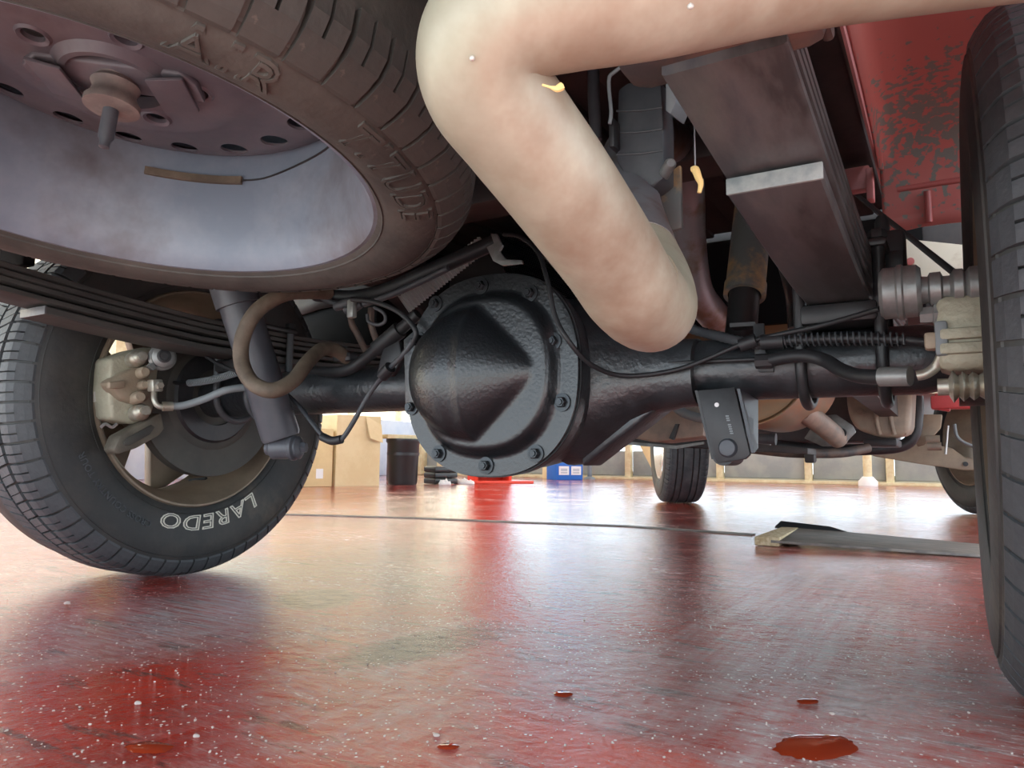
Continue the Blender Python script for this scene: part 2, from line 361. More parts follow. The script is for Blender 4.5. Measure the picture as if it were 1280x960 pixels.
# front wall: grey dado panels between cream posts, open glazing above
WY = 9.2
bm = bm_new(); box(bm, (0, WY+.15, .06), (24, .1, .12)); box(bm, (0, WY+.15, 3.3), (24, .16, .9)); wf = struct('wall_front', bm, 'wallcream')
x = -9.0; k = 0
while x < 6:
    wd = (1.15, .95, 1.35)[k % 3]; k += 1
    b2 = bm_new(); box(b2, (x+wd/2, WY+.10, .24), (wd-.10, .05, .36), bev=.01); part('panel', b2, 'panel_grey', wf)
    b2 = bm_new(); box(b2, (x, WY+.05, 1.43), (.09, .1, 2.86), bev=.008); part('post', b2, 'post', wf)
    x += wd
bm = bm_new(); box(bm, (-1.5, WY+.02, .02), (15, .09, .04), bev=.005); struct('baseboard_front', bm, 'post')
bm = bm_new(); box(bm, (-7.3, 4.0, 3.4), (.2, 12.0, .7)); wl_ = struct('wall_left', bm, 'wallcream')
for k in range(5):
    b2 = bm_new(); box(b2, (-7.3, -1.8+2.75*k, 1.53), (.18, .18, 3.05), bev=.01); part('post', b2, 'post', wl_)
    if k:
        b2 = bm_new(); box(b2, (-7.3, -3.2+2.75*k, .45), (.06, 2.5, .9), bev=.01); part('panel', b2, 'paleblue', wl_)
t = thing('added_reflection_building', 'unseen cream building added for its bright reflection in the floor', 'building', (-13, 6, 0))  # added so the floor has something bright to mirror
bm = bm_new(); box(bm, (-13.5, 7, 3), (1.0, 26, 6), bev=.02); part('facade', bm, 'wallcream', t)
bm = bm_new(); box(bm, (-13.4, 7, 6.1), (1.4, 26.4, .25), bev=.03); part('parapet', bm, 'wallcream', t)
for k in range(7):
    b2 = bm_new(); box(b2, (-12.98, -3.5+3.5*k, 2.9), (.08, 1.2, 1.2), bev=.02); w_ = part('window', b2, 'label', t)
    b2 = bm_new(); box(b2, (-12.93, -3.5+3.5*k, 2.9), (.02, 1.06, 1.06)); part('pane', b2, 'panel_grey', w_)

# ------------------------------------------------------------------ things standing about the bay
def carton(name, label, cat, px0, px1, py, h, m_, deg, dep):
    a, b = PZ(px0, py), PZ(px1, py); c = (a+b)/2; wd = (b-a).length
    t = thing(name, label, cat, c); R = Matrix.Rotation(math.radians(deg), 3, 'Z')
    return t, c, wd, R
a = PZ(419, 608); t = thing('cardboard_box', 'large open cardboard box with a folded-back flap standing beside black bin', 'box', a)
ux = (PZ(481, 607)-a).normalized(); wd = .47; uy = V((-ux.y, ux.x, 0))
R3 = Matrix((ux, uy, V((0, 0, 1)))).transposed()
bm = bm_new(); cc = a+ux*wd/2+uy*.25; th = .006
for c2, s2 in (((wd/2, 0, .34), (wd, th, .68)), ((wd/2, .5, .34), (wd, th, .68)), ((0, .25, .34), (th, .5, .68)), ((wd, .25, .34), (th, .5, .68)), ((wd/2, .25, .004), (wd, .5, .008))):
    box(bm, a+R3 @ V(c2), s2, R3)
part('box_body', bm, 'cardboard', t)
bm = bm_new(); prism(bm, [a+R3 @ V(p) for p in ((wd*.62, -.012, .68), (wd, -.012, .60), (wd, -.05, .42), (wd*.70, -.05, .46))], R3 @ V((0, -.006, 0))); part('flap', bm, 'cardboard', t)
b_ = PZ(392, 606); t2 = thing('cardboard_box', 'low cardboard box with a white sticker beside the tall open carton', 'box', a-ux*.26+uy*.1)
bm = bm_new(); box(bm, a-ux*.27+uy*.14+V((0, 0, .27)), (.46, .3, .54), R3, .006); part('box_body', bm, 'cream', t2)
bm = bm_new(); box(bm, a-ux*.17-uy*.012+V((0, 0, .12)), (.07, .004, .09), R3); part('sticker', bm, 'label', t2)
b_ = PZ(503, 606); t = thing('waste_bin', 'black plastic bin with a wooden plank lying on it', 'bin', b_)
bm = bm_new(); lathe(bm, [(0, 0), (.14, 0), (.15, .02), (.165, .42), (.178, .44), (.178, .47), (.16, .47), (.15, .03), (0, .03)], b_, (0, 0, 1), 32); part('bin_body', bm, 'bin', t)
bm = bm_new(); lathe(bm, [(.160, .30), (.166, .30), (.168, .33), (.163, .33)], b_, (0, 0, 1), 32, True); part('rib', bm, 'bin', t)
bm = bm_new(); box(bm, b_+V((0, 0, .49)), (.5, .2, .04), R3, .006); single('wooden_plank', bm, 'post', 'pale wooden plank lying across the black bin', 'plank')
b_ = PZ(537, 605)-uy*.1; t = thing('stacked_tray', 'low dark tray stack behind the axle cover on the floor', 'tray', b_)
for i in range(3):
    bm = bm_new(); box(bm, b_+V((.0, .1, .035+.062*i)), (.30, .22, .06), R3, .015); part('tray', bm, 'bin', t)
bm = bm_new(); box(bm, PZ(534, 603)+uy*.6+V((0, 0, .25)), (.25, .2, .5), R3, .01); single('brown_crate', bm, 'rusty', 'brown upright crate behind the low dark trays', 'crate')
for i, (px, py, s) in enumerate(((556, 606, .07), (580, 605, .12))):
    c = PZ(px, py); bm = bm_new(); bmesh.ops.create_icosphere(bm, subdivisions=3, radius=1)
    for v in bm.verts: v.co = V((v.co.x*s*1.1, v.co.y*s*.6, max(0, v.co.z+.3)*.035*(1+.6*math.sin(7*v.co.x+i)*math.cos(5*v.co.y))))+c
    single('rag', bm, 'label', ('small crumpled white rag on the red floor', 'long folded white rag lying on the red floor')[i], 'rag')
c = PZ(712, 600); t = thing('blue_carton', 'blue carton with two white labels standing on red floor', 'box', c)
ex = (PZ(731, 598)-PZ(700, 598)).normalized(); ey = V((-ex.y, ex.x, 0)); RB = Matrix((ex, ey, V((0, 0, 1)))).transposed()
bm = bm_new(); box(bm, c+ey*.15+V((0, 0, .27)), (.42, .3, .54), RB, .006); part('carton_body', bm, 'blue', t)
for sx in (-.09, .10):
    bm = bm_new(); box(bm, c-ey*.004+ex*sx+V((0, 0, .13)), (.155, .006, .12), RB); l_ = part('label_sheet', bm, 'label', t)
    for zz in (.10, .13, .15):
        bm = bm_new(); box(bm, c-ey*.009+ex*sx+V((0, 0, zz)), (.10, .004, .009), RB); part('print_line', bm, 'label_print', l_)
c = PZ(686, 599); bm = bm_new(); box(bm, c+V((0, .2, .12)), (.3, .25, .24), RB, .006); single('cardboard_box', bm, 'cardboard', 'small yellow carton on floor beside the blue one', 'box')
c = P(737, 598, 8.9); c.z = 0; t = thing('standing_pole', 'pale green-grey pole with a round foot by grey wall', 'pole', c)
bm = bm_new(); lathe(bm, [(.035, .03), (.035, 1.9), (0, 1.9)], c, (0, 0, 1), 16); part('pole', bm, 'hose_grey', t)
bm = bm_new(); lathe(bm, [(0, 0), (.09, 0), (.08, .02), (.04, .04), (0, .04)], c, (0, 0, 1), 20); part('foot', bm, 'hose_grey', t)
c = P(822, 600, 9.0); c.z = 0; bm = bm_new(); prism(bm, [c+V(p) for p in ((0, 0, 0), (.16, 0, 0), (-.35, .08, 1.1), (-.62, .08, 1.1))], (0, .03, 0), .004)
single('leaning_board', bm, 'cream', 'cream board leaning on the grey panelled wall', 'board')
# yellow upright guards at the wall
for px in (1085,):
    c = P(px, 604, 8.95); c.z = 0; t = thing('bollard', 'yellow upright guard post with a white foot at far wall', 'post', c)
    bm = bm_new(); lathe(bm, [(.05, .10), (.05, 1.2), (.04, 1.24), (0, 1.25)], c, (0, 0, 1), 16); part('pole', bm, 'post', t)
    bm = bm_new(); lathe(bm, [(0, 0), (.11, 0), (.11, .05), (.06, .11), (0, .11)], c, (0, 0, 1), 20); part('foot', bm, 'label', t)
# hidden red column, added so its reflection streaks the floor red
c = P(612, 596, 6.2); c.z = 0; t = thing('red_streak_column', 'unseen tall red column added for its red streak on the floor', 'lift', c)
bm = bm_new(); box(bm, c+V((0, 0, .015)), (.9, .5, .03), RB, .004); part('base_plate', bm, 'redcab', t)
bm = bm_new(); box(bm, c+ey*.1+V((0, 0, 1.55)), (.46, .04, 3.05), RB, .006)
for s_ in (-1, 1): box(bm, c+ex*s_*.21+V((0, 0, 1.55)), (.04, .24, 3.05), RB, .006)
part('column', bm, 'redcab', t)
bm = bm_new(); box(bm, c-ey*.04+V((0, 0, .45)), (.36, .2, .7), RB, .01); part('carriage', bm, 'redcab', t)

# floor joint strips and the lifted board
def strip(name, pts, wd, h, m_, label, cat):
    pts = [PZ(*p) for p in pts]; bm = bm_new(); prev = None
    for i, p in enumerate(pts):
        d = (pts[min(i+1, len(pts)-1)]-pts[max(i-1, 0)]).normalized(); n = V((-d.y, d.x, 0))*wd/2
        ring = [bm.verts.new(p+n+V((0, 0, z))) if s else bm.verts.new(p-n+V((0, 0, z))) for s, z in ((0, .0005), (0, h), (1, h), (1, .0005))]
        if prev:
            for q in range(4): bm.faces.new((prev[q], prev[(q+1) % 4], ring[(q+1) % 4], ring[q]))
        else: bm.faces.new(ring)
        prev = ring
    bm.faces.new(prev[::-1]); return single(name, bm, m_, label, cat, smooth=0)
strip('joint_strip', [(150, 639), (380, 644), (520, 648), (640, 653), (780, 658), (942, 669)], .05, .004, 'wood', 'worn grey joint strip crossing the red floor', 'strip')
a0, a1 = PZ(943, 682), PZ(1228, 698); b0, b1 = PZ(978, 668), PZ(1228, 684)
t = thing('floor_board', 'thin grey board lying on floor with a crumbled lifted end', 'board', a0)
bm = bm_new(); prism(bm, [a0+V((.05, 0, .012)), a1+V((0, 0, .002)), b1+V((0, 0, .002)), b0+V((.05, 0, .02))], (0, 0, .008), .001); part('sheet', bm, 'wood', t)
bm = bm_new(); prism(bm, [a0+V((0, 0, .001)), a0+V((.075, .005, .001)), b0+V((.06, 0, .001)), b0+V((0, 0, .001))], (0, 0, .028), .004); part('crumbled_end', bm, 'board_edge', t)
bm = bm_new(); prism(bm, [b0+V((-.02, -.03, .024)), b0+V((.22, -.01, .018)), b0+V((.16, .03, .030)), b0+V((-.01, .03, .042))], (0, 0, .005)); part('lifted_flap', bm, 'black_rub', t)
# puddles
for i, (px, py, rx, ry) in enumerate(((1020, 934, 52, 17), (704, 868, 12, 4), (560, 934, 14, 4), (186, 935, 30, 8), (1010, 690+187, 14, 4))):
    c = PZ(px, py); e1 = PZ(px+rx, py)-c; e2 = PZ(px, py+ry)-c; bm = bm_new(); n = 28
    ring = [bm.verts.new(c+(e1*math.cos(2*PI*k/n)+e2*math.sin(2*PI*k/n))*(1+.05*math.sin(3*k+i)+.04*math.sin(5*2*PI*k/n+i))+V((0, 0, .0006))) for k in range(n)]
    inn = [bm.verts.new(c+(v.co-c)*.8+V((0, 0, .0011))) for v in ring]
    for k in range(n): bm.faces.new((ring[k], ring[(k+1) % n], inn[(k+1) % n], inn[k]))
    bm.faces.new(inn)
    single('fluid_puddle', bm, 'fluid', ('largest round orange-red fluid puddle on the red floor', 'small orange-red fluid drip between the big puddle and the dusty scuffs', 'small dark red drip on floor close to white chips', 'long flat orange-red drip in floor area behind the lettered tyre', 'small red drip on the floor beyond the biggest puddle')[i], 'puddle')
# grit
bm = bm_new()
for i in range(900):
    py = 700+255*random.random()**.8; px = random.uniform(-20, 1300); c = PZ(px, py); s = random.choice((.0004, .0006, .0008, .0012))*random.uniform(.7, 1.2)
    r = bmesh.ops.create_icosphere(bm, subdivisions=1, radius=s); bmesh.ops.translate(bm, verts=r['verts'], vec=c+V((0, 0, s*.4)))
    for v in r['verts']: v.co += V((random.uniform(-1, 1), random.uniform(-1, 1), 0))*s*.5
g = single('floor_grit', bm, 'grit', 'pale grit and dust crumbs scattered over the red floor', 'grit'); g['kind'] = 'stuff'
for i, (px, py, s) in enumerate(((172, 880, .0035), (84, 755, .0055), (545, 920, .003), (245, 921, .003), (1040, 893, .0025))):
    c = PZ(px, py); bm = bm_new(); bmesh.ops.create_icosphere(bm, subdivisions=2, radius=s)
    for v in bm.verts: v.co = V((v.co.x*(1.2+.3*math.sin(900*v.co.y)), v.co.y*.9, max(0, v.co.z*.6+s*.3)))+c
    single('floor_chip', bm, 'grit', 'pale crumb of dried debris lying on the red floor', 'debris', 'pale crumbs on the floor')

# ================================================================== tyres and wheels
ZA = .39
TY = [(.112, .232), (.124, .246), (.130, .262), (.1345, .285), (.1365, .312), (.134, .335), (.127, .354), (.118, .368), (.104, .3765), (.06, .381), (0, .3825)]   # (axial, radius)
TYS = [(.112, .268), (.124, .279), (.131, .293), (.1345, .312), (.132, .329), (.124, .344), (.115, .356), (.102, .3635), (.06, .368), (0, .3695)]   # spare: lower wall
def tyre_x(r, TY=TY):                        # axial place of the sidewall at radius r
    for (x0, q0), (x1, q1) in zip(TY, TY[1:]):
        if q0 <= r <= q1: return x0+(x1-x0)*(r-q0)/(q1-q0)
    return TY[0][0]
def tyre_bm(TY=TY):
    full = TY+[(-x, r) for x, r in TY[-2::-1]]
    prof = [(r, x) for x, r in full]+[(TY[0][1]-.007, -.09), (TY[0][1]-.007, .09)]
    bm = bm_new(); lathe(bm, prof, axis=(1, 0, 0), seg=96, closed=True); 
    for rr in ((.3585, .345, .254) if TY[0][1] < .25 else (.349, .340, .283)): # fine moulded rings on both walls
        for s in (1, -1):
            x_ = tyre_x(rr, TY)*s; lathe(bm, [(rr-.0014, x_-.002*s), (rr, x_+.0016*s), (rr+.0014, x_-.002*s)], axis=(1, 0, 0), seg=96, caps=False)
    return bm
NB = 64
def block_me(kind, m_):
    bm = bm_new(); pitch = 2*PI/NB
    def loft(st, a0, a1):                    # st: list of (x, r_low, r_top)
        rings = []
        for x_, lo, hi in st:
            rings.append([bm.verts.new(V((x_, r*math.cos(a), r*math.sin(a)))) for r, a in ((lo, a0), (hi, a0), (hi, a1), (lo, a1))])
        bm.faces.new(rings[0][::-1]); bm.faces.new(rings[-1])
        for p, q in zip(rings, rings[1:]):
            for k_ in range(4): bm.faces.new((p[k_], p[(k_+1) % 4], q[(k_+1) % 4], q[k_]))
    if kind == 'shoulder':
        A = [(.1285, .352, .3565), (.1225, .357, .3670), (.113, .366, .3790), (.100, .372, .3865), (.078, .376, .3885)]
        loft(A[2:], .04*pitch, .46*pitch); loft(A[2:], .54*pitch, .90*pitch); loft(A[:3], .04*pitch, .90*pitch)
    else:
        x0, x1 = {'row': (.068, .030), 'mid': (.022, -.022), 'row_out': (-.030, -.068)}[kind]; sk = .25*pitch
        for f0, f1 in ((.04, .47), (.52, .92)):
            rings = []
            for i_ in range(3):
                x_ = x0+(x1-x0)*i_/2; d = sk*i_/2*(1 if kind == 'row' else -1)
                rings.append([bm.verts.new(V((x_, r*math.cos(a), r*math.sin(a)))) for r, a in ((.378, f0*pitch+d), (.3895, f0*pitch+d), (.3895, f1*pitch+d), (.378, f1*pitch+d))])
            bm.faces.new(rings[0][::-1]); bm.faces.new(rings[-1])
            for p, q in zip(rings, rings[1:]):
                for k_ in range(4): bm.faces.new((p[k_], p[(k_+1) % 4], q[(k_+1) % 4], q[k_]))
    bmesh.ops.recalc_face_normals(bm, faces=bm.faces)
    me = bpy.data.meshes.new('tread_block'); bm.to_mesh(me); bm.free(); me.materials.append(M[m_]); return me
def wall_letters(name, txt, size, rbase, phi, m_, parent, h=.0012, outline=0, shear=0, spacing=1.0, side=1, TY=TY, wide=1):
    src = text_bm(txt, size, shear, spacing)
    bm = outline_bm(src, outline, h) if outline else solid_bm(src, h)
    for v in bm.verts:                        # seen from the +x side with local y to the right; runs clockwise
        r = rbase+v.co.y; a = phi-v.co.x*wide/(rbase+size*.35)
        v.co = V((side*(tyre_x(r, TY)+v.co.z-.0002), r*math.cos(a), r*math.sin(a)))
    return part(name, bm, m_, parent, 0, local=True)
def wheel(name, label, loc, rz, rows, mt, cat='wheel', group=None, TY=TY, bs=1):
    t = thing(name, label, cat, loc, group); t.rotation_euler = (0, 0, rz)
    ty = part('tyre', tyre_bm(TY), mt, t, 50, local=True)
    tm = 'tread' if mt == 'rubber' else mt
    for kd in rows:
        me = block_me(kd, tm)
        for k_ in range(NB): place('tread_block', me, ty, rot=(k_*2*PI/NB, 0, 0)).scale = (1, bs, bs)
    return t, ty
TR = .865
def barrel(t, m_='rim_in'):
    bm = bm_new()                             # drop-centre barrel with rolled lips, open to the inside
    lathe(bm, [(.238, .125), (.241, .119), (.236, .113), (.226, .108), (.222, .085), (.214, .07), (.208, .0), (.213, -.06), (.224, -.085), (.238, -.115), (.242, -.122),
               (.236, -.124), (.218, -.09), (.207, -.06), (.203, .0), (.208, .068), (.216, .082), (.220, .104), (.230, .119), (.234, .125)], axis=(1, 0, 0), seg=72, closed=True)
    return part('rim', bm, m_, t, 35, local=True)
def face5(t, rim, xo, m_, n=5, a0=.35, wo=.045):
    bm = bm_new(); lathe(bm, [(0, xo-.012), (.075, xo-.012), (.085, xo-.004), (.085, xo+.03), (.06, xo+.035), (0, xo+.035)], axis=(1, 0, 0), seg=40); part('hub', bm, m_, rim, 35, local=True)
    for k_ in range(n):
        a = 2*PI*k_/n+a0; bm = bm_new()
        prism(bm, [V((xo, .07, -.032)), V((xo-.01, .208, -wo)), V((xo-.01, .208, wo)), V((xo, .07, .032))], (.028, 0, 0), .006)
        bmesh.ops.rotate(bm, verts=bm.verts, cent=(0, 0, 0), matrix=Matrix.Rotation(a, 3, 'X')); part('spoke', bm, m_, rim, 35, local=True)
# --- rear wheel on the caliper side
wl, tyl = wheel('truck_wheel', 'rear wheel with white-outlined sidewall letters beside the leaf spring end', (-TR, 0, ZA), 0, ('shoulder', 'row', 'mid'), 'rubber')
riml = barrel(wl); qg = PX(166, 584, -TR-.10); face5(wl, riml, -.10, 'rim_in', a0=math.atan2(qg.z-ZA, qg.y)+PI/5, wo=.098)
def phi_of(px, py):
    q = PX(px, py, -.735); return math.atan2(q.z-ZA, q.y), math.hypot(q.z-ZA, q.y)
p1, q1 = phi_of(266, 651)
wall_letters('raised_letters', 'LAREDO', .044, .258, p1, 'white_letter', tyl, outline=.0010, h=.0016, shear=.2, spacing=1.12, wide=1.4)
p2, q2 = phi_of(143, 632)
wall_letters('raised_letters', 'CROSS COUNTRY TOUR', .0185, .286, p2-.07, 'tread', tyl, h=.0024, spacing=1.05)
bm = bm_new(); a = phi_of(107, 497)[0]
for k_ in range(6):
    aa = a+(k_-3)*.014; box(bm, (.126, .238*math.cos(aa), .238*math.sin(aa)), (.006, .007, .0036), Matrix.Rotation(aa, 3, 'X'))
part('wheel_weight', bm, 'weight', riml, 0, local=True)
bm = bm_new(); tube(bm, [(-.02, .205*math.cos(-1.15), .205*math.sin(-1.15)), (.03, .203*math.cos(-1.1), .203*math.sin(-1.1))], .004, 8, 1); part('valve_stem', bm, 'black_rub', riml, local=True)
# --- rear wheel on the tailpipe side
wr, tyr = wheel('truck_wheel', 'rear wheel with plain dark sidewall below the end of tailpipe', (TR-.012, 0, ZA), PI, ('shoulder', 'row', 'mid'), 'rubber')
rimr = barrel(wr); face5(wr, rimr, -.10, 'rim_in')
# --- front wheels, steered to the left
WB = 3.66
for sx, lab in ((-1, 'steered front wheel with bright alloy spokes standing on wet red floor'), (1, 'front wheel with dark inner rim under the tan control arm')):
    t = thing('truck_wheel', lab, 'wheel', (sx*.86, WB, ZA)); t.rotation_euler = (0, 0, (0 if sx < 0 else PI)+math.radians(28))
    ty = part('tyre', tyre_bm(), 'rubber', t, 50, local=True)
    for xa, xb in ((.104, .070), (.062, .034), (.026, -.026), (-.034, -.062), (-.070, -.104)):
        bm = bm_new(); lathe(bm, [(.376, xa), (.3895 if abs(xa) < .1 else .384, xa), (.3895 if abs(xb) < .1 else .384, xb), (.376, xb)], axis=(1, 0, 0), seg=96, closed=True); part('tread_rib', bm, 'tread', ty, 30, local=True)
    for kd in (1, -1):
        me = block_me('shoulder', 'tread')
        for k_ in range(0, NB, 1):
            o = place('tread_block', me, ty, rot=(k_*2*PI/NB, 0, 0))
            if kd < 0: o.scale = (-1, 1, 1)
    rim = barrel(t, 'alloy' if sx < 0 else 'rim_in'); face5(t, rim, -.085, 'alloy')

# ================================================================== spare wheel, lying flat under the bed
SC = V((-.031, -.638, .658)); SN = V((.011, .105, 1)).normalized()
ex0 = -SN; ey0 = (V((0, 1, 0))-ex0*ex0.y).normalized(); ez0 = ex0.cross(ey0); SM = Matrix((ex0, ey0, ez0)).transposed()
sp, tys = wheel('spare_wheel', 'spare wheel with blue-grey steel rim hung flat under bed', SC, 0, ('shoulder',), 'spare_rubber', TY=TYS, bs=.968)
sp.rotation_euler = SM.to_euler()            # local +x looks down
def local_phi(px, py, w):                    # angle and radius on the spare's face (w below its middle) of a spot in the photograph
    d = fw + (px-640)/F_PX*RT + (480-py)/F_PX*UP; c = SC-SN*w; q = CAM+d*((c-CAM).dot(SN)/d.dot(SN))-c; l = SM.transposed() @ q
    return math.atan2(l.z, l.y), math.hypot(l.y, l.z)
bm = bm_new()
lathe(bm, [(.2775, .122), (.280, .114), (.275, .109), (.268, .103), (.262, .085), (.256, .06), (.250, .0), (.256, -.08), (.277, -.12), (.266, -.12), (.250, -.075), (.243, .0), (.249, .055), (.255, .078), (.259, .098), (.269, .117), (.273, .122)], axis=(1, 0, 0), seg=96, closed=True)
rims = part('rim', bm, 'rim_steel', sp, 35, local=True)
bm = bm_new()
lathe(bm, [(.250, -.040), (.232, -.026), (.215, -.018), (.192, -.013), (.168, -.011), (.145, -.006), (.122, .004), (.105, .010), (.060, .010), (.052, .018), (.046, .018), (.046, .004),
           (.100, .006), (.118, .0005), (.142, -.0095), (.168, -.0145), (.192, -.0165), (.215, -.0215), (.232, -.0295), (.250, -.044)], axis=(1, 0, 0), seg=96, closed=True)
disc = part('disc', bm, 'rim_disc', rims, 35, local=True)
cut = bm_new(); h0, hr = local_phi(293, 187, -.013)
h1, _ = local_phi(230, 186, -.013); h2, _ = local_phi(343, 177, -.013); NH = round(4*PI/abs(h2-h1))
for k_ in range(NH):
    a = h0+k_*2*PI/NH; lathe(cut, [(0, -.06), (.0165, -.06), (.0165, .03), (0, .03)], (0, .192*math.cos(a), .192*math.sin(a)), (1, 0, 0), 20)
l0 = local_phi(75, 105, .005)[0]
for k_ in range(5):
    a = l0+k_*2*PI/5; lathe(cut, [(0, -.06), (.0105, -.06), (.0105, .06), (0, .06)], (0, .078*math.cos(a), .078*math.sin(a)), (1, 0, 0), 18)
boolean_cut(disc, cut)
for k_ in range(5):
    a = l0+k_*2*PI/5; bm = bm_new(); lathe(bm, [(.0105, .008), (.0105, .0105), (.014, .0125), (.0165, .0100)], (0, .078*math.cos(a), .078*math.sin(a)), (1, 0, 0), 20, caps=False); part('lug_seat', bm, 'rim_disc', disc, local=True)
# old strip of balance weight and the seam line on the barrel
bm = bm_new(); a0_, _ = local_phi(183, 225, .02); a1_, _ = local_phi(290, 233, .02)
n = 14
for k_ in range(n):
    aa = a0_+(a1_-a0_)*k_/(n-1); box(bm, (.005, .2405*math.cos(aa), .2405*math.sin(aa)), (.010, .005, .0095), Matrix.Rotation(aa, 3, 'X'))
part('balance_weight', bm, 'brown_hose', rims, local=True)
bm = bm_new(); pts = []
for px, py in ((290, 232), (325, 230), (345, 225), (368, 207), (400, 197), (415, 182)):
    aa, _ = local_phi(px, py, .0); xx = .005-(232-py)*.0006; rr = .2425
    pts.append((xx, rr*math.cos(aa), rr*math.sin(aa)))
tube(bm, pts, .0014, 6, 4); part('seam_line', bm, 'black', rims, local=True)
for txt, px, py, sz in (('AIR', 292, 62, .046), ('TITUDE', 505, 222, .046)):
    aa, rr = local_phi(px, py, .131); wall_letters('raised_letters', txt, sz, .304, aa, 'spare_rubber', tys, outline=.0014, h=.0026, spacing=1.15, TY=TYS)
# the hoist that carries it
t = thing('wheel_hoist', 'ribbed spare wheel hoist plug with threaded rod through rim centre', 'hoist', SC)
t.rotation_euler = sp.rotation_euler
bm = bm_new(); pr = [(0, -.03), (.022, -.03)]
for k_ in range(4): pr += [(.0235, -.012+.011*k_), (.0205, -.006+.011*k_)]
pr += [(.022, .034), (.0265, .040), (.0265, .046), (.010, .048), (0, .048)]
lathe(bm, pr, (0, 0, 0), (1, 0, 0), 32); part('plug', bm, 'plug', t, local=True)
bm = bm_new(); lathe(bm, [(0, -.17), (.0075, -.17), (.0075, .078), (.005, .083), (.005, .089), (0, .091)], (0, 0, 0), (1, 0, 0), 16); part('threaded_rod', bm, 'shock', t, local=True)
ca = local_phi(75, 75, 0)[0]; RC = Matrix.Rotation(ca, 3, 'X')
bm = bm_new(); prism(bm, [RC @ V(p) for p in ((.012, -.07, -.026), (.012, .07, -.026), (.020, .085, -.014), (.020, .085, .014), (.012, .07, .026), (.012, -.07, .026), (.020, -.085, .014), (.020, -.085, -.014))], (-.010, 0, 0), .003)
part('cradle_bar', bm, 'rim_disc', t, local=True)
bm = bm_new(); prism(bm, [RC @ V(p) for p in ((.022, -.075, -.03), (.028, -.04, -.03), (.028, -.04, .03), (.022, -.075, .03))], (-.004, 0, 0), .001); part('cradle_wing', bm, 'rim_disc', t, local=True)
bm = bm_new(); prism(bm, [RC @ V(p) for p in ((.022, .075, -.03), (.028, .04, -.03), (.028, .04, .03), (.022, .075, .03))], (-.004, 0, 0), .001); part('cradle_wing', bm, 'rim_disc', t, local=True)

# ================================================================== rear axle
ax = thing('drive_axle', 'black painted rear axle with round bolted differential cover', 'axle', (.115, 0, 0))
DX, DZ = .115, .383; YC = -.15               # middle of the cover, its flange plane
bm = bm_new(); lathe(bm, [(.036, -.72), (.044, -.70), (.044, .02)], (0, 0, ZA), (1, 0, 0), 40); part('axle_tube', bm, 'axle', ax)
bm = bm_new(); lathe(bm, [(.044, .20), (.044, .665), (.036, .70)], (0, 0, ZA), (1, 0, 0), 40); part('axle_tube', bm, 'axle', ax)
for xs in (((-.055, .053), (-.075, .047)), ((.335, .052), (.36, .047))):
    bm = bm_new(); lathe(bm, [(.040, xs[0][0]-.02 if xs[0][0] > 0 else xs[0][0]+.02), (xs[0][1], xs[0][0]), (xs[1][1], xs[1][0]), (.040, xs[1][0])], (0, 0, ZA), (1, 0, 0), 40); part('tube_collar', bm, 'axle', ax)
for x0, x1 in ((-.735, -.70), (.70, .735)):
    bm = bm_new(); lathe(bm, [(.0, x0), (.06, x0), (.06, x1), (0, x1)], (0, 0, ZA), (1, 0, 0), 32); part('axle_flange', bm, 'axle', ax)
def cover_r(a, R=.147):                      # rounded outline, sides flattened
    c, s = abs(math.cos(a)), abs(math.sin(a)); n_ = 2.35
    r = 1/((c/1.0)**n_+(s/1.0)**n_)**(1/n_)
    return R*r
bm = bm_new(); SEG = 80                       # casting: lofted from the flange forwards, plus side webs along X
rings = []
for y_, k_, dz in ((-.148, 1.0, 0), (-.125, 1.0, 0), (-.118, .93, 0), (-.05, .93, 0), (.05, .85, 0), (.11, .60, .0), (.16, .42, .0), (.30, .34, .0), (.31, .0001, 0)):
    rings.append([bm.verts.new(V((DX+k_*cover_r(2*PI*i/SEG)*math.cos(2*PI*i/SEG), y_, DZ+dz+k_*cover_r(2*PI*i/SEG)*math.sin(2*PI*i/SEG)))) for i in range(SEG)])
for p, q in zip(rings, rings[1:]):
    for i in range(SEG): bm.faces.new((p[i], p[(i+1) % SEG], q[(i+1) % SEG], q[i]))
bm.faces.new(rings[0])
part('diff_housing', bm, 'axle', ax, 50)
for x0, sgn in ((DX+.07, 1), (DX-.07, -1)):
    bm = bm_new(); rings = []
    for dx, ry, zu, zd in ((0, .105, .125, .135), (.035, .100, .118, .128), (.07, .085, .085, .100), (.105, .070, .066, .072), (.14, .056, .055, .056), (.17, .050, .050, .050), (.20, .048, .048, .048)):
        x_ = x0+sgn*dx*(1 if sgn > 0 else .5); rr = []
        for i in range(40):
            a = 2*PI*i/40; c, s = math.cos(a), math.sin(a); e = .8
            rr.append(bm.verts.new(V((x_, .0+ry*math.copysign(abs(c)**e, c)-.01, ZA+(zu if s > 0 else zd)*math.copysign(abs(s)**e, s)-.003))))
        rings.append(rr)
    for p, q in zip(rings, rings[1:]):
        for i in range(40): bm.faces.new((p[i], p[(i+1) % 40], q[(i+1) % 40], q[i]))
    bm.faces.new(rings[0][::-1]); bm.faces.new(rings[-1]); part('housing_web', bm, 'axle', ax, 60)
bm = bm_new()                                 # pointed lower rib on the tailpipe side
prism(bm, [V((DX+.10, -.05, ZA-.140)), V((DX+.225, -.035, ZA-.046)), V((DX+.10, -.05, ZA-.02))], (0, .07, 0), .006); part('housing_rib', bm, 'axle', ax)
q = P(735, 463, -.075); bm = bm_new(); lathe(bm, [(0, -.01), (.017, -.01), (.017, .004), (.013, .007), (0, .007)], q, (.15, -1, 0.1), 24); part('casting_plug', bm, 'axle', ax)
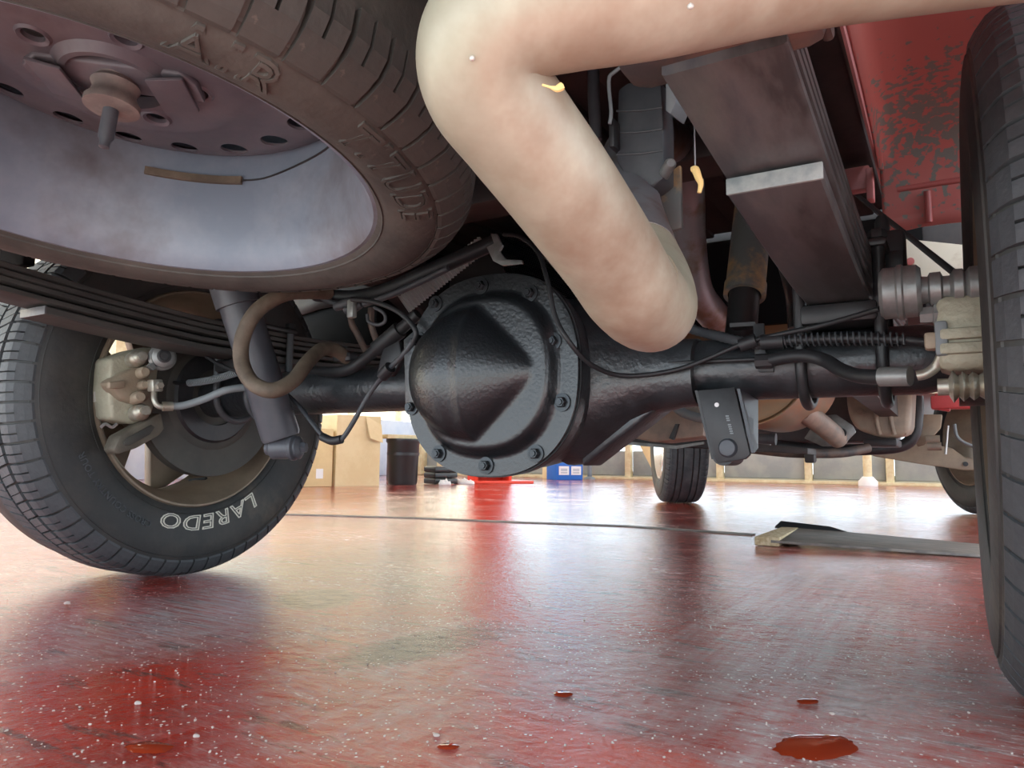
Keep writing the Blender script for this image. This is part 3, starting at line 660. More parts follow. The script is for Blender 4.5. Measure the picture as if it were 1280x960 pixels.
# the cover: flat bolted rim and pressed dome with a conical bulge pointing at the tailpipe side
def dome(u, v):
    du = .104-u
    h = .024
    if du > 0:
        Rr = du*.88 if u > -.005 else .096*math.sqrt(max(0, 1-((-.005-u)/.125)**2))
        b = .62*math.sqrt(max(0, Rr*Rr-v*v))+.012 if Rr > abs(v) else 0
        if u < -.005: b *= 1-.06*math.exp(-((u+.022)/.014)**2)
        h = max(h, b+.004)
    return h
bm = bm_new(); NR = 46; rings = []
for k_ in range(NR+1):
    f = 1-k_/NR; ring = []
    for i in range(SEG*2):
        a = PI*i/SEG; R = cover_r(a)
        fr = f; r = R*fr; u, v = r*math.cos(a), r*math.sin(a)
        edge = .80*(1 if True else 1)
        if f > .82: h = .004
        elif f > .73:
            s = (.82-f)/.09; s = s*s*(3-2*s); h = .004+s*(dome(u, v)-.004)
        else: h = dome(u, v)
        ring.append(bm.verts.new(V((DX+u, YC-.004-h, DZ+v))))
    rings.append(ring)
for p, q in zip(rings[:-1], rings[1:-1]):
    for i in range(SEG*2): bm.faces.new((p[i], p[(i+1) % (SEG*2)], q[(i+1) % (SEG*2)], q[i]))
back = [bm.verts.new(v.co+V((0, .006, 0))) for v in rings[0]]
for i in range(SEG*2): bm.faces.new((back[i], back[(i+1) % (SEG*2)], rings[0][(i+1) % (SEG*2)], rings[0][i]))
bmesh.ops.delete(bm, geom=rings[-1], context='VERTS'); bm.faces.new(rings[-2])
for _ in range(3): bmesh.ops.smooth_vert(bm, verts=[v for r in rings[9:-2] for v in r], factor=.4, use_axis_x=False, use_axis_y=True, use_axis_z=False)
cv = part('differential_cover', bm, 'cover', ax, 60)
bm = bm_new(); lo_ = [[bm.verts.new(V((DX+1.012*cover_r(PI*i/SEG)*math.cos(PI*i/SEG), y_, DZ+1.012*cover_r(PI*i/SEG)*math.sin(PI*i/SEG)))) for i in range(SEG*2)] for y_ in (YC-.001, YC+.003)]
for i in range(SEG*2): bm.faces.new((lo_[0][i], lo_[0][(i+1) % (SEG*2)], lo_[1][(i+1) % (SEG*2)], lo_[1][i]))
bm.faces.new(lo_[0]); bm.faces.new(lo_[1]); part('gasket', bm, 'black_rub', cv)
for px, py in ((602, 358), (663, 367), (545, 380), (692, 427), (703, 503), (670, 567), (608, 582), (549, 567), (515, 509), (524, 425)):
    q = P(px, py, YC-.008); bm = bm_new(); hexbolt(bm, q, (0, -1, 0), .0078, .009, .0125, .002); part('bolt', bm, 'bolt', cv, 30)
bm = bm_new(); prism(bm, [P(506, 425, YC-.009), P(521, 412, YC-.009), P(521, 505, YC-.009), P(508, 505, YC-.009)], (0, -.003, 0), .001); part('tag_plate', bm, 'axle', cv)
# lower shock bracket on the tube
bm = bm_new(); prism(bm, [P(872, 488, -.075), P(918, 484, -.075), P(938, 568, -.075), P(932, 574, -.075), P(897, 579, -.075), P(890, 570, -.075)], (0, .006, 0), .0012)
br = part('shock_bracket', bm, 'black', ax)
bm = bm_new(); prism(bm, [P(921, 486, -.072), P(939, 566, -.072), P(944, 560, -.02), P(944, 500, -.0)], (.004, 0, 0)); part('bracket_side', bm, 'shock', br)
bm = bm_new(); prism(bm, [P(872, 488, -.072), P(893, 574, -.072), P(893, 574, -.03), P(874, 490, -.0)], (-.004, 0, 0)); part('bracket_side', bm, 'black', br)
q = P(910, 560, -.075); bm = bm_new(); lathe(bm, [(0, -.002), (.0125, -.002), (.0125, .002), (.010, .005), (0, .0065)], q, (0, -1, 0), 24); part('rivet_head', bm, 'shock', br)
q = P(896, 506, -.0755); bm = bm_new(); lathe(bm, [(0, -.001), (.003, -.001), (.003, .0008), (0, .0008)], q, (0, -1, 0), 14); part('bracket_hole', bm, 'label', br)
bm = bm_new()
for k_ in range(9):
    if k_ == 3: continue
    box(bm, P(909+.72*k_, 520+2.7*k_, -.0755), (.0042, .0012, .0018))
part('stamped_mark', bm, 'hose_grey', br)
# hose bracket standing on the tube
bm = bm_new(); prism(bm, [P(941, 404, -.05), P(955, 404, -.05), P(957, 440, -.05), P(968, 446, -.05), P(967, 465, -.05), P(948, 465, -.05), P(943, 440, -.05)], (0, .005, 0), .001)
prism(bm, [P(912, 404, -.05), P(944, 402, -.05), P(944, 407, -.05), P(912, 409, -.05)], (0, .03, 0)); part('hose_bracket', bm, 'black', ax)

# ================================================================== brakes
def disc_rotor(X, s, label):
    t = thing('brake_rotor', label, 'brake disc', (X, 0, ZA), None)
    bm = bm_new(); lathe(bm, [(.10, 0), (.172, 0), (.173, .004), (.172, .010), (.172, .016), (.173, .026), (.10, .026)], (X, 0, ZA), (-s, 0, 0), 72, True); part('friction_disc', bm, 'rotor', t)
    bm = bm_new(); lathe(bm, [(.105, -.004), (.115, .0), (.115, .03), (.08, .07), (0, .07), (0, .06), (.07, .06), (.10, .02)], (X, 0, ZA), (-s, 0, 0), 48); part('hat', bm, 'rotor', t)
    bm = bm_new(); lathe(bm, [(.062, -.012), (.095, -.010), (.10, -.004), (.062, -.004)], (X, 0, ZA), (-s, 0, 0), 48, True); part('backing_plate', bm, 'black', t)
disc_rotor(-.70, 1, 'dark brake disc behind cast caliper inside the lettered wheel')
disc_rotor(.770, -1, 'dark brake disc on the tailpipe side of axle')
# caliper inside the lettered wheel
def onX(pts, X): return [PX(px, py, X) for px, py in pts]
cl = thing('brake_caliper', 'pale yellowish cast brake caliper inside the lettered wheel', 'brake caliper', PX(160, 530, -.66))
bm = bm_new(); prism(bm, onX([(138, 448), (168, 438), (196, 432), (200, 452), (194, 505), (188, 528), (164, 530), (140, 524), (136, 490)], -.690), (-.060, 0, 0), .007); part('caliper_body', bm, 'caliper', cl, 50)
bm = bm_new(); prism(bm, onX([(136, 478), (160, 464), (176, 458), (188, 470), (188, 500), (172, 505), (156, 500), (142, 486)], -.665), (-.04, 0, 0), .007); bs = part('piston_boss', bm, 'caliper_boss', cl, 50)
bm = bm_new(); prism(bm, onX([(137, 477), (157, 475), (157, 485), (137, 486)], -.657), (-.012, 0, 0), .003); part('boss_rib', bm, 'caliper_boss', bs)
for px, py, r in ((178, 466, .011), (172, 497, .012), (178, 482, .009)):
    bm = bm_new(); lathe(bm, [(0, -.02), (r, -.02), (r, .012), (r*.7, .017), (0, .017)], PX(px, py, -.655), (1, -.25, .05), 18); part('boss_stud', bm, 'caliper_boss', bs)
for px, py in ((172, 448), (176, 515)):
    q = PX(px, py, -.665); bm = bm_new(); lathe(bm, [(0, -.03), (.016, -.03), (.017, .0), (.014, .006), (.011, .008), (.013, .014), (.009, .018), (.009, .026), (0, .027)], q, (1, -.2, .1), 20); part('guide_pin', bm, 'pin', cl)
q = PX(204, 446, -.625); bm = bm_new(); lathe(bm, [(0, -.03), (.018, -.03), (.025, -.022), (.026, -.008), (.021, -.004), (.021, .004), (.016, .008), (0, .009)], q, (1, -.45, 0), 28)
for k_ in range(3): box(bm, q+V((-.012, .0, 0))+Matrix.Rotation(k_*2*PI/3+.4, 3, 'X') @ V((0, 0, .026)), (.012, .012, .008), Matrix.Rotation(k_*2*PI/3+.4, 3, 'X'))
rb = part('pin_bushing', bm, 'zinc', cl)
bm = bm_new(); lathe(bm, [(.0, .006), (.012, .006), (.013, .011), (.009, .012), (.008, .010), (.005, .010), (.005, .012), (0, .012)], q, (1, -.45, 0), 24); part('rubber_cap', bm, 'black_rub', rb)
bm = bm_new(); box(bm, PX(194, 482, -.63), (.02, .022, .024), Matrix.Rotation(.1, 3, 'X'), .003); bj = part('banjo_fitting', bm, 'pin', cl)
bm = bm_new(); hexbolt(bm, PX(198, 482, -.618), (1, -.2, 0), .008, .011); part('bolt', bm, 'pin', bj)
bm = bm_new(); tube(bm, [PX(193, 488, -.63), PX(193, 500, -.625), PX(199, 508, -.62), PX(212, 508, -.615)], .0055, 12); part('bent_pipe', bm, 'pin', bj)
bm = bm_new(); prism(bm, onX([(150, 545), (170, 534), (196, 518), (202, 516), (206, 536), (200, 544), (172, 560), (148, 568), (143, 562)], -.668), (-.04, 0, 0), .004); part('anchor_bracket', bm, 'cal_bracket', cl)
bm = bm_new(); prism(bm, onX([(155, 552), (160, 547), (190, 531), (194, 534), (188, 543), (163, 557), (156, 557)], -.664), (-.006, 0, 0), .0015); part('recess_shade', bm, 'rotor', cl)  # dark raised plate, its colour stands for shade in the recess
bm = bm_new(); tube(bm, onX([(126, 534), (132, 530), (140, 534), (146, 530)], -.67), .003, 8); part('spring_clip', bm, 'silver', cl)
# caliper on the tailpipe side
cr = thing('brake_caliper', 'cast brake caliper with zinc slide pins beside dark rear tyre', 'brake caliper', P(1195, 500, -.16))
YK = -.16
def xl(pf, px0, py, m_, name, par=cr, seg=24, Y=YK):       # turned part along X, profile in (radius, +X)
    bm = bm_new(); lathe(bm, pf, P(px0, py, Y), (1, 0, 0), seg); return part(name, bm, m_, par, 35)
bm = bm_new(); c0 = P(1180, 383, YK); box(bm, P(1198, 420, YK+.02)+V((.01, .0, 0)), (.060, .07, .078), None, .010); bd = part('caliper_body', bm, 'caliper', cr, 50)
for py in (418, 436):
    bm = bm_new(); box(bm, P(1198, py, YK-.012)+V((.005, -.006, 0)), (.044, .008, .012), None, .003); part('casting_rib', bm, 'caliper', bd)
xl([(0, 0), (.024, 0), (.028, .004), (.028, .016), (.030, .018), (.030, .022), (.028, .024), (.028, .036), (.024, .040), (.015, .040), (.014, .046), (.018, .048), (.018, .058), (.013, .060), (.013, .066), (.019, .070), (.019, .078), (.015, .080), (.02, .084), (.02, .10), (0, .10)], 1100, 368, 'zinc', 'slide_sleeve')
xl([(0, 0), (.009, 0), (.0095, .004), (.0095, .012), (.012, .013), (.012, .028), (0, .028)], 1150, 395, 'zinc', 'guide_pin', seg=6)
bm = bm_new(); box(bm, P(1177, 424, YK-.01), (.012, .022, .036), None, .003); bj = part('banjo_fitting', bm, 'hose_grey', cr)
bm = bm_new(); box(bm, P(1165, 427, YK-.01), (.014, .018, .018), None, .003); part('bolt', bm, 'caliper_boss', bj)
pr = [(0, 0), (.009, 0), (.009, .010), (.011, .011)]
for k_ in range(4): pr += [(.017-.001*k_, .014+.009*k_), (.011, .019+.009*k_)]
xl(pr+[(.012, .055), (0, .055)], 1172, 484, 'pin', 'slide_bellows')
bm = bm_new(); tube(bm, [P(1146, 470, YK), P(1158, 467, YK), P(1170, 458, YK), P(1177, 445, YK-.005), P(1178, 436, YK-.006)], .0055, 12); part('bent_pipe', bm, 'pin', bj)

# ================================================================== leaf springs
def leaf_spring(s, label):
    X = .575*s
    t = thing('leaf_spring', label, 'leaf spring', (X, 0, ZA+.05))
    def zc(y):                               # lower side of the pack along the truck
        return .462+.055*max(0, abs(y+.02)-.12)**1.1+.05*max(0, abs(y)-.1)**2
    specs = [(-.44, .44, .000), (-.595, .56, .018), (-.60, .64, .033), (-.60, .72, .044), (-.60, .78, .055)]
    for i, (y0, y1, dz) in enumerate(specs):
        bm = bm_new(); n_ = 24; rings = []; th = .014 if i == 0 else .0095; hw = .040 if i else .038
        for k_ in range(n_+1):
            y = y0+(y1-y0)*k_/n_; z = zc(y)+dz; cr_ = .002
            rings.append([bm.verts.new(V((X+a*hw, y, z+b*th))) for a, b in ((-1, .15), (-.94, 0), (.94, 0), (1, .15), (1, .85), (.94, 1), (-.94, 1), (-1, .85))])
        for p, q in zip(rings, rings[1:]):
            for k_ in range(8): bm.faces.new((p[k_], p[(k_+1) % 8], q[(k_+1) % 8], q[k_]))
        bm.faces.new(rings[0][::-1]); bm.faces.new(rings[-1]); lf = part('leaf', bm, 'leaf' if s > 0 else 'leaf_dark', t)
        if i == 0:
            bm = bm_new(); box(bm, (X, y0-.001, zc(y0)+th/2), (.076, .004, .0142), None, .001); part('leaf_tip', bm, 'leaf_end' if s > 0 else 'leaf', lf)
    for y in (-.615, .80):
        bm = bm_new(); z = zc(y)+.058; lathe(bm, [(.016, -.04), (.026, -.04), (.026, .04), (.016, .04)], (X, y, z), (1, 0, 0), 24, True); part('spring_eye', bm, 'leaf_dark', t)
    bm = bm_new(); box(bm, (X, 0, ZA+.057), (.09, .13, .026), None, .006); part('spring_pad', bm, 'black', t)
    for y in (-.056, .056):
        pass
    for xx in (-.047, .047):
        bm = bm_new(); pts = [(X+xx, -.054, .548), (X+xx, -.054, .48), (X+xx, -.054, .40)]+[(X+xx, -.054*math.cos(a), ZA-.0535*math.sin(a)-.0) for a in (.3, .7, 1.1, PI/2, PI-1.1, PI-.7, PI-.3)]+[(X+xx, .054, .40), (X+xx, .054, .48), (X+xx, .054, .548)]
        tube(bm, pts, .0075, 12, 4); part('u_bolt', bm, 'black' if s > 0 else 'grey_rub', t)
        for y in (-.054, .054):
            bm = bm_new(); hexbolt(bm, (X+xx, y, .536), (0, 0, 1), .011, .012); part('nut', bm, 'black', t)
    bm = bm_new(); box(bm, (X, 0, .531), (.115, .13, .010), None, .003); part('clamp_plate', bm, 'black', t)
    return zc
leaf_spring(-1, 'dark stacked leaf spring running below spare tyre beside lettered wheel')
leaf_spring(1, 'weathered grey leaf spring seen broad from below beside tailpipe')
# rear hangers for the spring ends
for s, lab in ((1, 'rusty spring hanger with round bolt head under the tailpipe run'), (-1, 'rusty spring hanger at rear end of the dark leaf spring')):
    X = .575*s; t = thing('spring_hanger', lab, 'spring hanger', (X, -.62, .53))
    bm = bm_new(); box(bm, (X-.005, -.585, .545), (.135, .05, .045), None, .014); part('hanger_body', bm, 'rusty', t)
    q = V((X-.01, -.611, .54)); bm = bm_new(); lathe(bm, [(0, -.004), (.011, -.004), (.011, .003), (.008, .006), (0, .007)], q, (0, -1, 0), 24); part('bolt_head', bm, 'rusty', t)
    for k_ in (-1, 1):
        bm = bm_new(); box(bm, (X+k_*.055, -.57, .62), (.008, .10, .14), None, .003); part('side_plate', bm, 'rusty', t)

# ================================================================== shock absorbers
sl = thing('shock_absorber', 'slate shock absorber with bushing end beside looped brown hose', 'shock absorber', P(355, 560, -.10))
a, b = P(352, 548, -.115), P(287, 345, -.20); d = (b-a).normalized(); Ls = (b-a).length
bm = bm_new(); lathe(bm, [(0, 0), (.032, 0), (.0345, .006), (.0345, Ls*.82), (.0295, Ls*.825), (0, Ls*.825)], a, d, 36); part('shock_body', bm, 'shock', sl)
bm = bm_new(); lathe(bm, [(.030, Ls*.815), (.040, Ls*.82), (.040, Ls*1.3), (0, Ls*1.31)], a, d, 36); part('dust_cover', bm, 'shock', sl)
c = P(357, 560, -.115); bm = bm_new(); lathe(bm, [(0, -.036), (.012, -.036), (.015, -.028), (.020, -.024), (.020, .010), (.023, .012), (.023, .018), (.018, .021), (.018, .024), (.021, .026), (.014, .031), (0, .031)], c, (.93, .36, .03), 28); be = part('bushing_eye', bm, 'shock', sl)
bm = bm_new(); hexbolt(bm, c+V((.93, .36, .03)).normalized()*.030, (.93, .36, .03), .010, .010); part('bolt', bm, 'shock', be)
sr = thing('shock_absorber', 'dusty shock absorber with tan stained sleeve ahead of the axle', 'shock absorber', P(925, 440, .10))
a, b = P(922, 455, .085), P(944, 235, .22); d = (b-a).normalized(); Ls = (b-a).length
bm = bm_new(); lathe(bm, [(0, -.14), (.024, -.14), (.024, Ls*.6), (0, Ls*.6)], a, d, 32); part('shock_body', bm, 'black_rub', sr)
bm = bm_new(); lathe(bm, [(.026, Ls*.36), (.033, Ls*.36), (.033, Ls*.42), (.031, Ls*.43), (.031, Ls*1.2), (.0, Ls*1.2)], a, d, 32, caps=False); part('dust_cover', bm, 'shock_rust', sr)
bm = bm_new(); lathe(bm, [(0, -.03), (.016, -.03), (.016, .03), (0, .03)], a-d*.15, (0, 1, 0), 20); part('bushing_eye', bm, 'grey_rub', sr)

# ================================================================== exhaust
ex_ = thing('tailpipe', 'big dusty tan tailpipe bent in front of the axle', 'exhaust pipe', PD(810, 400, .57))
pts = [PD(905, 408, 1.70), PD(890, 392, 1.66), PD(870, 362, 1.58), PD(861, 300, 1.53), PD(858, 235, 1.46), PD(846, 185, 1.30), PD(812, 168, 1.10), PD(788, 195, .92), PD(784, 255, .78), PD(800, 322, .67)]
bm = bm_new(); tube(bm, pts, .035, 28, 8); part('over_axle_pipe', bm, 'galv', ex_, 60)
pts = [PD(799, 318, .675), PD(815, 358, .635), PD(815, 385, .580), PD(790, 365, .535), PD(760, 318, .505), PD(700, 233, .455), PD(645, 160, .425), PD(606, 105, .405), PD(604, 55, .392), PD(640, 17, .386), PD(710, 2, .386), PD(820, -12, .395), PD(1000, -42, .42), PD(1280, -72, .46), PD(1500, -90, .50)]
bm = bm_new(); tube(bm, pts, .0345, 40, 12); tp = part('bent_pipe_run', bm, 'pipe', ex_, 60)
bm = bm_new(); tube(bm, [PD(803, 378, .558), PD(788, 360, .535)], .0355, 40, 1); part('joint_lip', bm, 'pipe', tp)
for i, (px, py, dd, s) in enumerate(((590, 73, .362, .0014), (776, 318, .468, .0030), (863, 8, .355, .0016))):
    q = PD(px, py, dd); bm = bm_new(); bmesh.ops.create_icosphere(bm, subdivisions=2, radius=s); bmesh.ops.translate(bm, verts=bm.verts, vec=q); part('weld_bead', bm, 'weight', tp)
def scrap(pts, r, lab):
    bm = bm_new(); tube(bm, pts, r, 8, 4); return single('dry_scrap', bm, 'leafbit', lab, 'debris')
scrap([PD(724, 58, .392), PD(728, 52, .388), PD(733, 46, .386), PD(737, 42, .388)], [.001, .0028, .0022, .001], 'tan flaky scrap stuck upright on inside of pipe bend')
scrap([PD(678, 106, .372), PD(688, 109, .371), PD(696, 111, .371), PD(702, 108, .372)], [.0006, .0007, .0018, .0022], 'yellow scrap with thin stem stuck to the pipe bend')
scrap([PD(752, 306, .468), PD(764, 306, .468), PD(768, 312, .468), PD(760, 322, .468)], [.0008, .001, .0012, .0006], 'curled yellow scrap stuck on the lower pipe run')
# the scrap hanging on a thread
t = thing('hanging_scrap', 'pale yellow scrap dangling on a thread beside grey leaf spring', 'debris', P(869, 240, -.50))
bm = bm_new(); tube(bm, [P(866, 80, -.50), P(868, 150, -.50), P(869, 208, -.50)], .0006, 6, 1); part('thread', bm, 'galv', t)
bm = bm_new(); tube(bm, [P(864, 212, -.50), P(869, 212, -.50), P(873, 222, -.50), P(876, 230, -.50), P(874, 241, -.50)], [.002, .0032, .0028, .0022, .0016], 8, 4); part('scrap', bm, 'leafbit', t)
# rubber hanger
hg = thing('exhaust_hanger', 'black rubber exhaust hanger in pale blue steel bracket behind pipe bend', 'exhaust hanger', P(800, 230, -.38))
YH = -.36
bm = bm_new(); prism(bm, [P(772, 112, YH), P(784, 103, YH), P(826, 101, YH), P(829, 150, YH), P(830, 222, YH), P(815, 234, YH), P(790, 232, YH), P(770, 200, YH)], (0, .035, 0), .003); rb = part('rubber_block', bm, 'grey_rub', hg)
for py in (138, 165, 192):
    bm = bm_new(); tube(bm, [P(771, py+1, YH), P(800, py, YH-.001), P(828, py-4, YH)], .0012, 8, 2); part('moulded_rib', bm, 'grey_rub', rb)
bm = bm_new(); prism(bm, [P(832, 60, YH-.02), P(844, 60, YH-.02), P(844, 128, YH-.02), P(838, 142, YH-.02), P(832, 138, YH-.02)], (.004, .03, 0), .001); part('strap', bm, 'hose_grey', hg)
bm = bm_new(); tube(bm, [P(835, 62, YH-.03), P(800, 70, YH-.02), P(768, 90, YH-.02), P(761, 102, YH-.02), P(764, 140, YH-.02), P(762, 155, YH-.02)], .002, 8, 3); part('wire_strap', bm, 'hose_grey', hg)
bm = bm_new(); box(bm, P(769, 170, YH-.005), (.006, .02, .03), None, .001); part('clip', bm, 'black', hg)
q = P(836, 208, YH-.01); bm = bm_new(); lathe(bm, [(0, -.03), (.006, -.03), (.006, .006), (.004, .009), (0, .009)], q, (.5, -.8, 0), 16); part('pin', bm, 'zinc', hg)
bm = bm_new(); prism(bm, [P(822, 225, YH+.03), P(850, 205, YH+.03), P(852, 285, YH+.03), P(828, 290, YH+.03)], (0, .008, 0), .002); part('lower_plate', bm, 'shock_rust', hg)
bm = bm_new(); tube(bm, [P(742, 60, -.2), P(742, 120, -.2), P(745, 175, -.2)], .008, 12, 2); part('support_rod', bm, 'shock', hg)
# muffler and front pipe
mc = P(925, 452, .95); mu = thing('muffler', 'copper brown oval muffler ahead of the axle tube', 'muffler', mc-V((0, 0, .17)))
bm = bm_new(); rings = []
for y_, k_ in ((0, .02), (0, .86), (.004, .96), (-.006, 1.0), (-.006, 1.02), (.012, 1.02), (.014, .985), (.55, .985), (.56, .9), (.56, .02)):
    rings.append([bm.verts.new(mc+V((k_*.178*math.cos(2*PI*i/64), y_, k_*.172*math.sin(2*PI*i/64)))) for i in range(64)])
for p, q in zip(rings, rings[1:]):
    for i in range(64): bm.faces.new((p[i], p[(i+1) % 64], q[(i+1) % 64], q[i]))
bm.faces.new(rings[0]); bm.faces.new(rings[-1]); part('muffler_body', bm, 'muffler', mu, 35)
bm = bm_new(); tube(bm, [P(1000, 512, 1.3), P(1022, 527, 1.45), P(1048, 548, 1.6)], .033, 24, 4); part('inlet_pipe', bm, 'shield', mu)
bm = bm_new(); prism(bm, [P(1024, 520, 1.58), P(1045, 518, 1.58), P(1066, 532, 1.58), P(1070, 540, 1.58), P(1052, 558, 1.58), P(1028, 558, 1.58), P(1005, 548, 1.58)], (0, .012, 0), .003); part('flange', bm, 'zinc', mu)
bm = bm_new(); lathe(bm, [(0, 0), (.014, 0), (.014, .012), (0, .012)], P(1053, 541, 1.575), (0, -1, 0), 18); part('stud', bm, 'black', mu)

# ================================================================== frame, bed and body above
RB0 = M['frame']
for s, lab in ((1, 'dark steel frame rail above the broad grey leaf spring'), (-1, 'dark steel frame rail above the dark stacked leaf spring')):
    X = .478*s; bm = bm_new()
    path = [(-1.2, .70), (-.55, .70), (-.30, .74), (.30, .74), (.62, .62), (.95, .52), (3.9, .50)]
    rings = [[bm.verts.new(V((X+a*.032, y, z+b*.065))) for a, b in ((-1, -1), (1, -1), (1, 1), (-1, 1))] for y, z in path]
    for p, q in zip(rings, rings[1:]):
        for k_ in range(4): bm.faces.new((p[k_], p[(k_+1) % 4], q[(k_+1) % 4], q[k_]))
    bm.faces.new(rings[0][::-1]); bm.faces.new(rings[-1])
    single('frame_rail', bm, 'frame', lab, 'frame rail', smooth=0)
bm = bm_new(); box(bm, (0, -1.10, .80), (.89, .10, .08), None, .01); single('frame_crossmember', bm, 'frame', 'dark crossmember joining frame rails behind the spare tyre', 'crossmember')
bm = bm_new(); box(bm, (0, .18, .80), (.84, .10, .07), None, .01); single('frame_crossmember', bm, 'frame', 'dark crossmember above differential between frame rails', 'crossmember')
body = thing('pickup_body', 'red pickup body with bed and cab above the axle', 'pickup truck', (0, 1.2, .45))
bm = bm_new(); box(bm, (0, -.15, .885), (1.22, 2.1, .02))
for k_ in range(9): box(bm, (-.52+.13*k_, -.15, .872), (.06, 2.1, .016), None, .004)
part('bed_floor', bm, 'frame', body)
for s in (-1, 1):
    bm = bm_new(); box(bm, (s*.96, -.88, .92), (.03, .62, .76), None, .01); box(bm, (s*.96, .75, .92), (.03, .34, .76), None, .01); box(bm, (s*.96, .0, 1.12), (.03, 1.3, .36), None, .01); part('bed_side', bm, 'bodyred', body)
bm = bm_new(); box(bm, (0, -1.22, .98), (1.9, .04, .5), None, .01); part('tailgate', bm, 'bodyred', body)
bm = bm_new(); box(bm, (0, -1.32, .76), (1.9, .12, .16), None, .03); part('bumper', bm, 'silver', body)
bm = bm_new(); box(bm, (0, 2.0, .68), (1.80, 2.0, .08), None, .02); part('cab_floor', bm, 'frame', body)
bm = bm_new()
for s in (-1, 1): box(bm, (s*.95, 2.0, .9), (.05, 2.1, .75), None, .02)
box(bm, (0, .97, 1.05), (1.86, .05, .85)); box(bm, (0, 2.0, 1.85), (1.6, 1.7, .05), None, .02); box(bm, (0, .97, 1.6), (1.6, .04, .4)); part('cab_shell', bm, 'frame', body)
bm = bm_new(); box(bm, (0, 3.9, 1.08), (1.86, 1.7, .12), None, .03); part('hood', bm, 'bodyred', body)
for s in (-1, 1):
    bm = bm_new(); box(bm, (s*.95, 4.5, .85), (.05, .5, .5), None, .02); box(bm, (s*.95, WB, 1.02), (.05, 1.3, .2), None, .02); part('fender', bm, 'bodyred', body)
bm = bm_new(); box(bm, (0, 4.8, .62), (1.9, .16, .28), None, .05); part('bumper', bm, 'silver', body)
# wheelhouse and bed flange on the tailpipe side
PEEL = tuple(PZ(1176, 128, .862)-V((0, 1.2, .45)))
M['peel'] = peel_mat()
bm = bm_new()
prof = [(-.62, .60), (-.60, .70), (-.55, .80), (-.40, .845), (-.2, .86), (.10, .86), (.26, .848), (.345, .825), (.385, .785), (.395, .745), (.40, .735), (.402, .70), (.404, .672)]
prev = None
for y_, z_ in prof:
    ring = [bm.verts.new(V((x_, y_, z_+dz))) for x_, dz in ((.600, -.05 if y_ < .36 else 0), (.606, -.012 if y_ < .36 else 0), (.625, 0), (.66, .004), (.70, .004), (.80, 0), (.94, -.02))]
    if prev:
        for k_ in range(len(ring)-1): bm.faces.new((prev[k_], prev[k_+1], ring[k_+1], ring[k_]))
    prev = ring
bl_ = bm.copy(); bmesh.ops.scale(bl_, verts=bl_.verts, vec=(-1, 1, 1)); wh = part('wheelhouse', bm, M['peel'], body, 60); wh2 = part('wheelhouse', bl_, 'frame', body, 60)
for o in (wh, wh2): md = o.modifiers.new('thick', 'SOLIDIFY'); md.thickness = .003; md.offset = 0
bm = bm_new(); box(bm, (-.62, .66, .72), (.02, .5, .34), None, .004); part('shade_inner_panel', bm, 'shade', body)  # sheet added to block daylight, black in place of shade
bm = bm_new(); box(bm, (-.78, .42, .63), (.36, .02, .24), None, .004); part('shade_skirt', bm, 'shade', body)  # added sheet hiding the bright bay, keeps this gap black like shade
bm = bm_new(); box(bm, (-.77, -.45, .71), (.38, .02, .29), None, .004); part('shade_skirt', bm, 'shade', body)  # added sheet closing the wheel well against the sky
bm = bm_new(); box(bm, (0, .93, .74), (1.3, .02, .24)); part('shade_front_panel', bm, 'shade', body)  # black sheet added to keep the underside ahead dark
bm = bm_new(); tube(bm, [V((.672, .392, .735)), V((.672, .397, .70)), V((.672, .398, .68))], .006, 10, 3); part('pressed_bead', bm, 'bodyred', wh)
bm = bm_new(); tube(bm, [V((.625, .397, .748)), V((.70, .397, .748)), V((.80, .397, .745))], .006, 10, 3); part('pressed_bead', bm, 'bodyred', wh)
bm = bm_new(); prism(bm, [V((.594, -.5, .80)), V((.594, .80, .785)), V((.594, .80, .81)), V((.594, -.5, .86))], (.004, 0, 0)); part('bed_flange', bm, 'pink', body)
bm = bm_new(); box(bm, (.555, .1, .86), (.06, 1.3, .06), None, .008); part('bed_sill', bm, 'frame', body)
bm = bm_new(); prism(bm, [P(1128, 298, .75), P(1206, 306, .75), P(1206, 368, .75), P(1128, 362, .75)], (0, .01, 0), .002); wp = part('white_plate', bm, 'white', body)
bm = bm_new(); lathe(bm, [(0, 0), (.008, 0), (.008, .004), (0, .005)], P(1138, 327, .748), (0, -1, 0), 16); part('red_plug', bm, 'bodyred', wp)
bm = bm_new(); box(bm, P(1070, 226, .45), (.05, .03, .045), None, .004); box(bm, P(1088, 232, .44), (.012, .03, .06), None, .002); part('pink_bracket', bm, 'pink', body)
bm = bm_new(); prism(bm, [P(1068, 244, .20), P(1076, 244, .20), P(1206, 345, .20), P(1200, 352, .20)], (0, .008, 0), .001); single('diagonal_strut', bm, 'black', 'thin black strut running slantwise across the white plate', 'strut')
bm = bm_new(); box(bm, P(1106, 318, .02), (.05, .04, .055), None, .006); box(bm, P(1119, 330, .0), (.022, .03, .03), None, .004)
lathe(bm, [(0, 0), (.009, 0), (.009, .02), (.006, .028), (0, .03)], P(1103, 296, .02), (0, 0, 1), 16); single('bump_stop', bm, 'black_rub', 'black rubber bump stop block above the zinc slide pin', 'bump stop')
# red bits low behind the lower slide pin
bm = bm_new(); box(bm, P(1192, 503, .9), (.09, .05, .03), None, .004); q = P(1192, 503, .9); box(bm, V((q.x+.02, q.y+.05, .53)), (.02, .06, .28), None, .004); bk = part('cab_mount', bm, 'fence', body)
bm = bm_new(); prism(bm, [P(1168, 492, .88), P(1186, 490, .88), P(1188, 514, .88), P(1172, 512, .88)], (0, .03, 0), .003); part('mount_ear', bm, 'fence', bk)

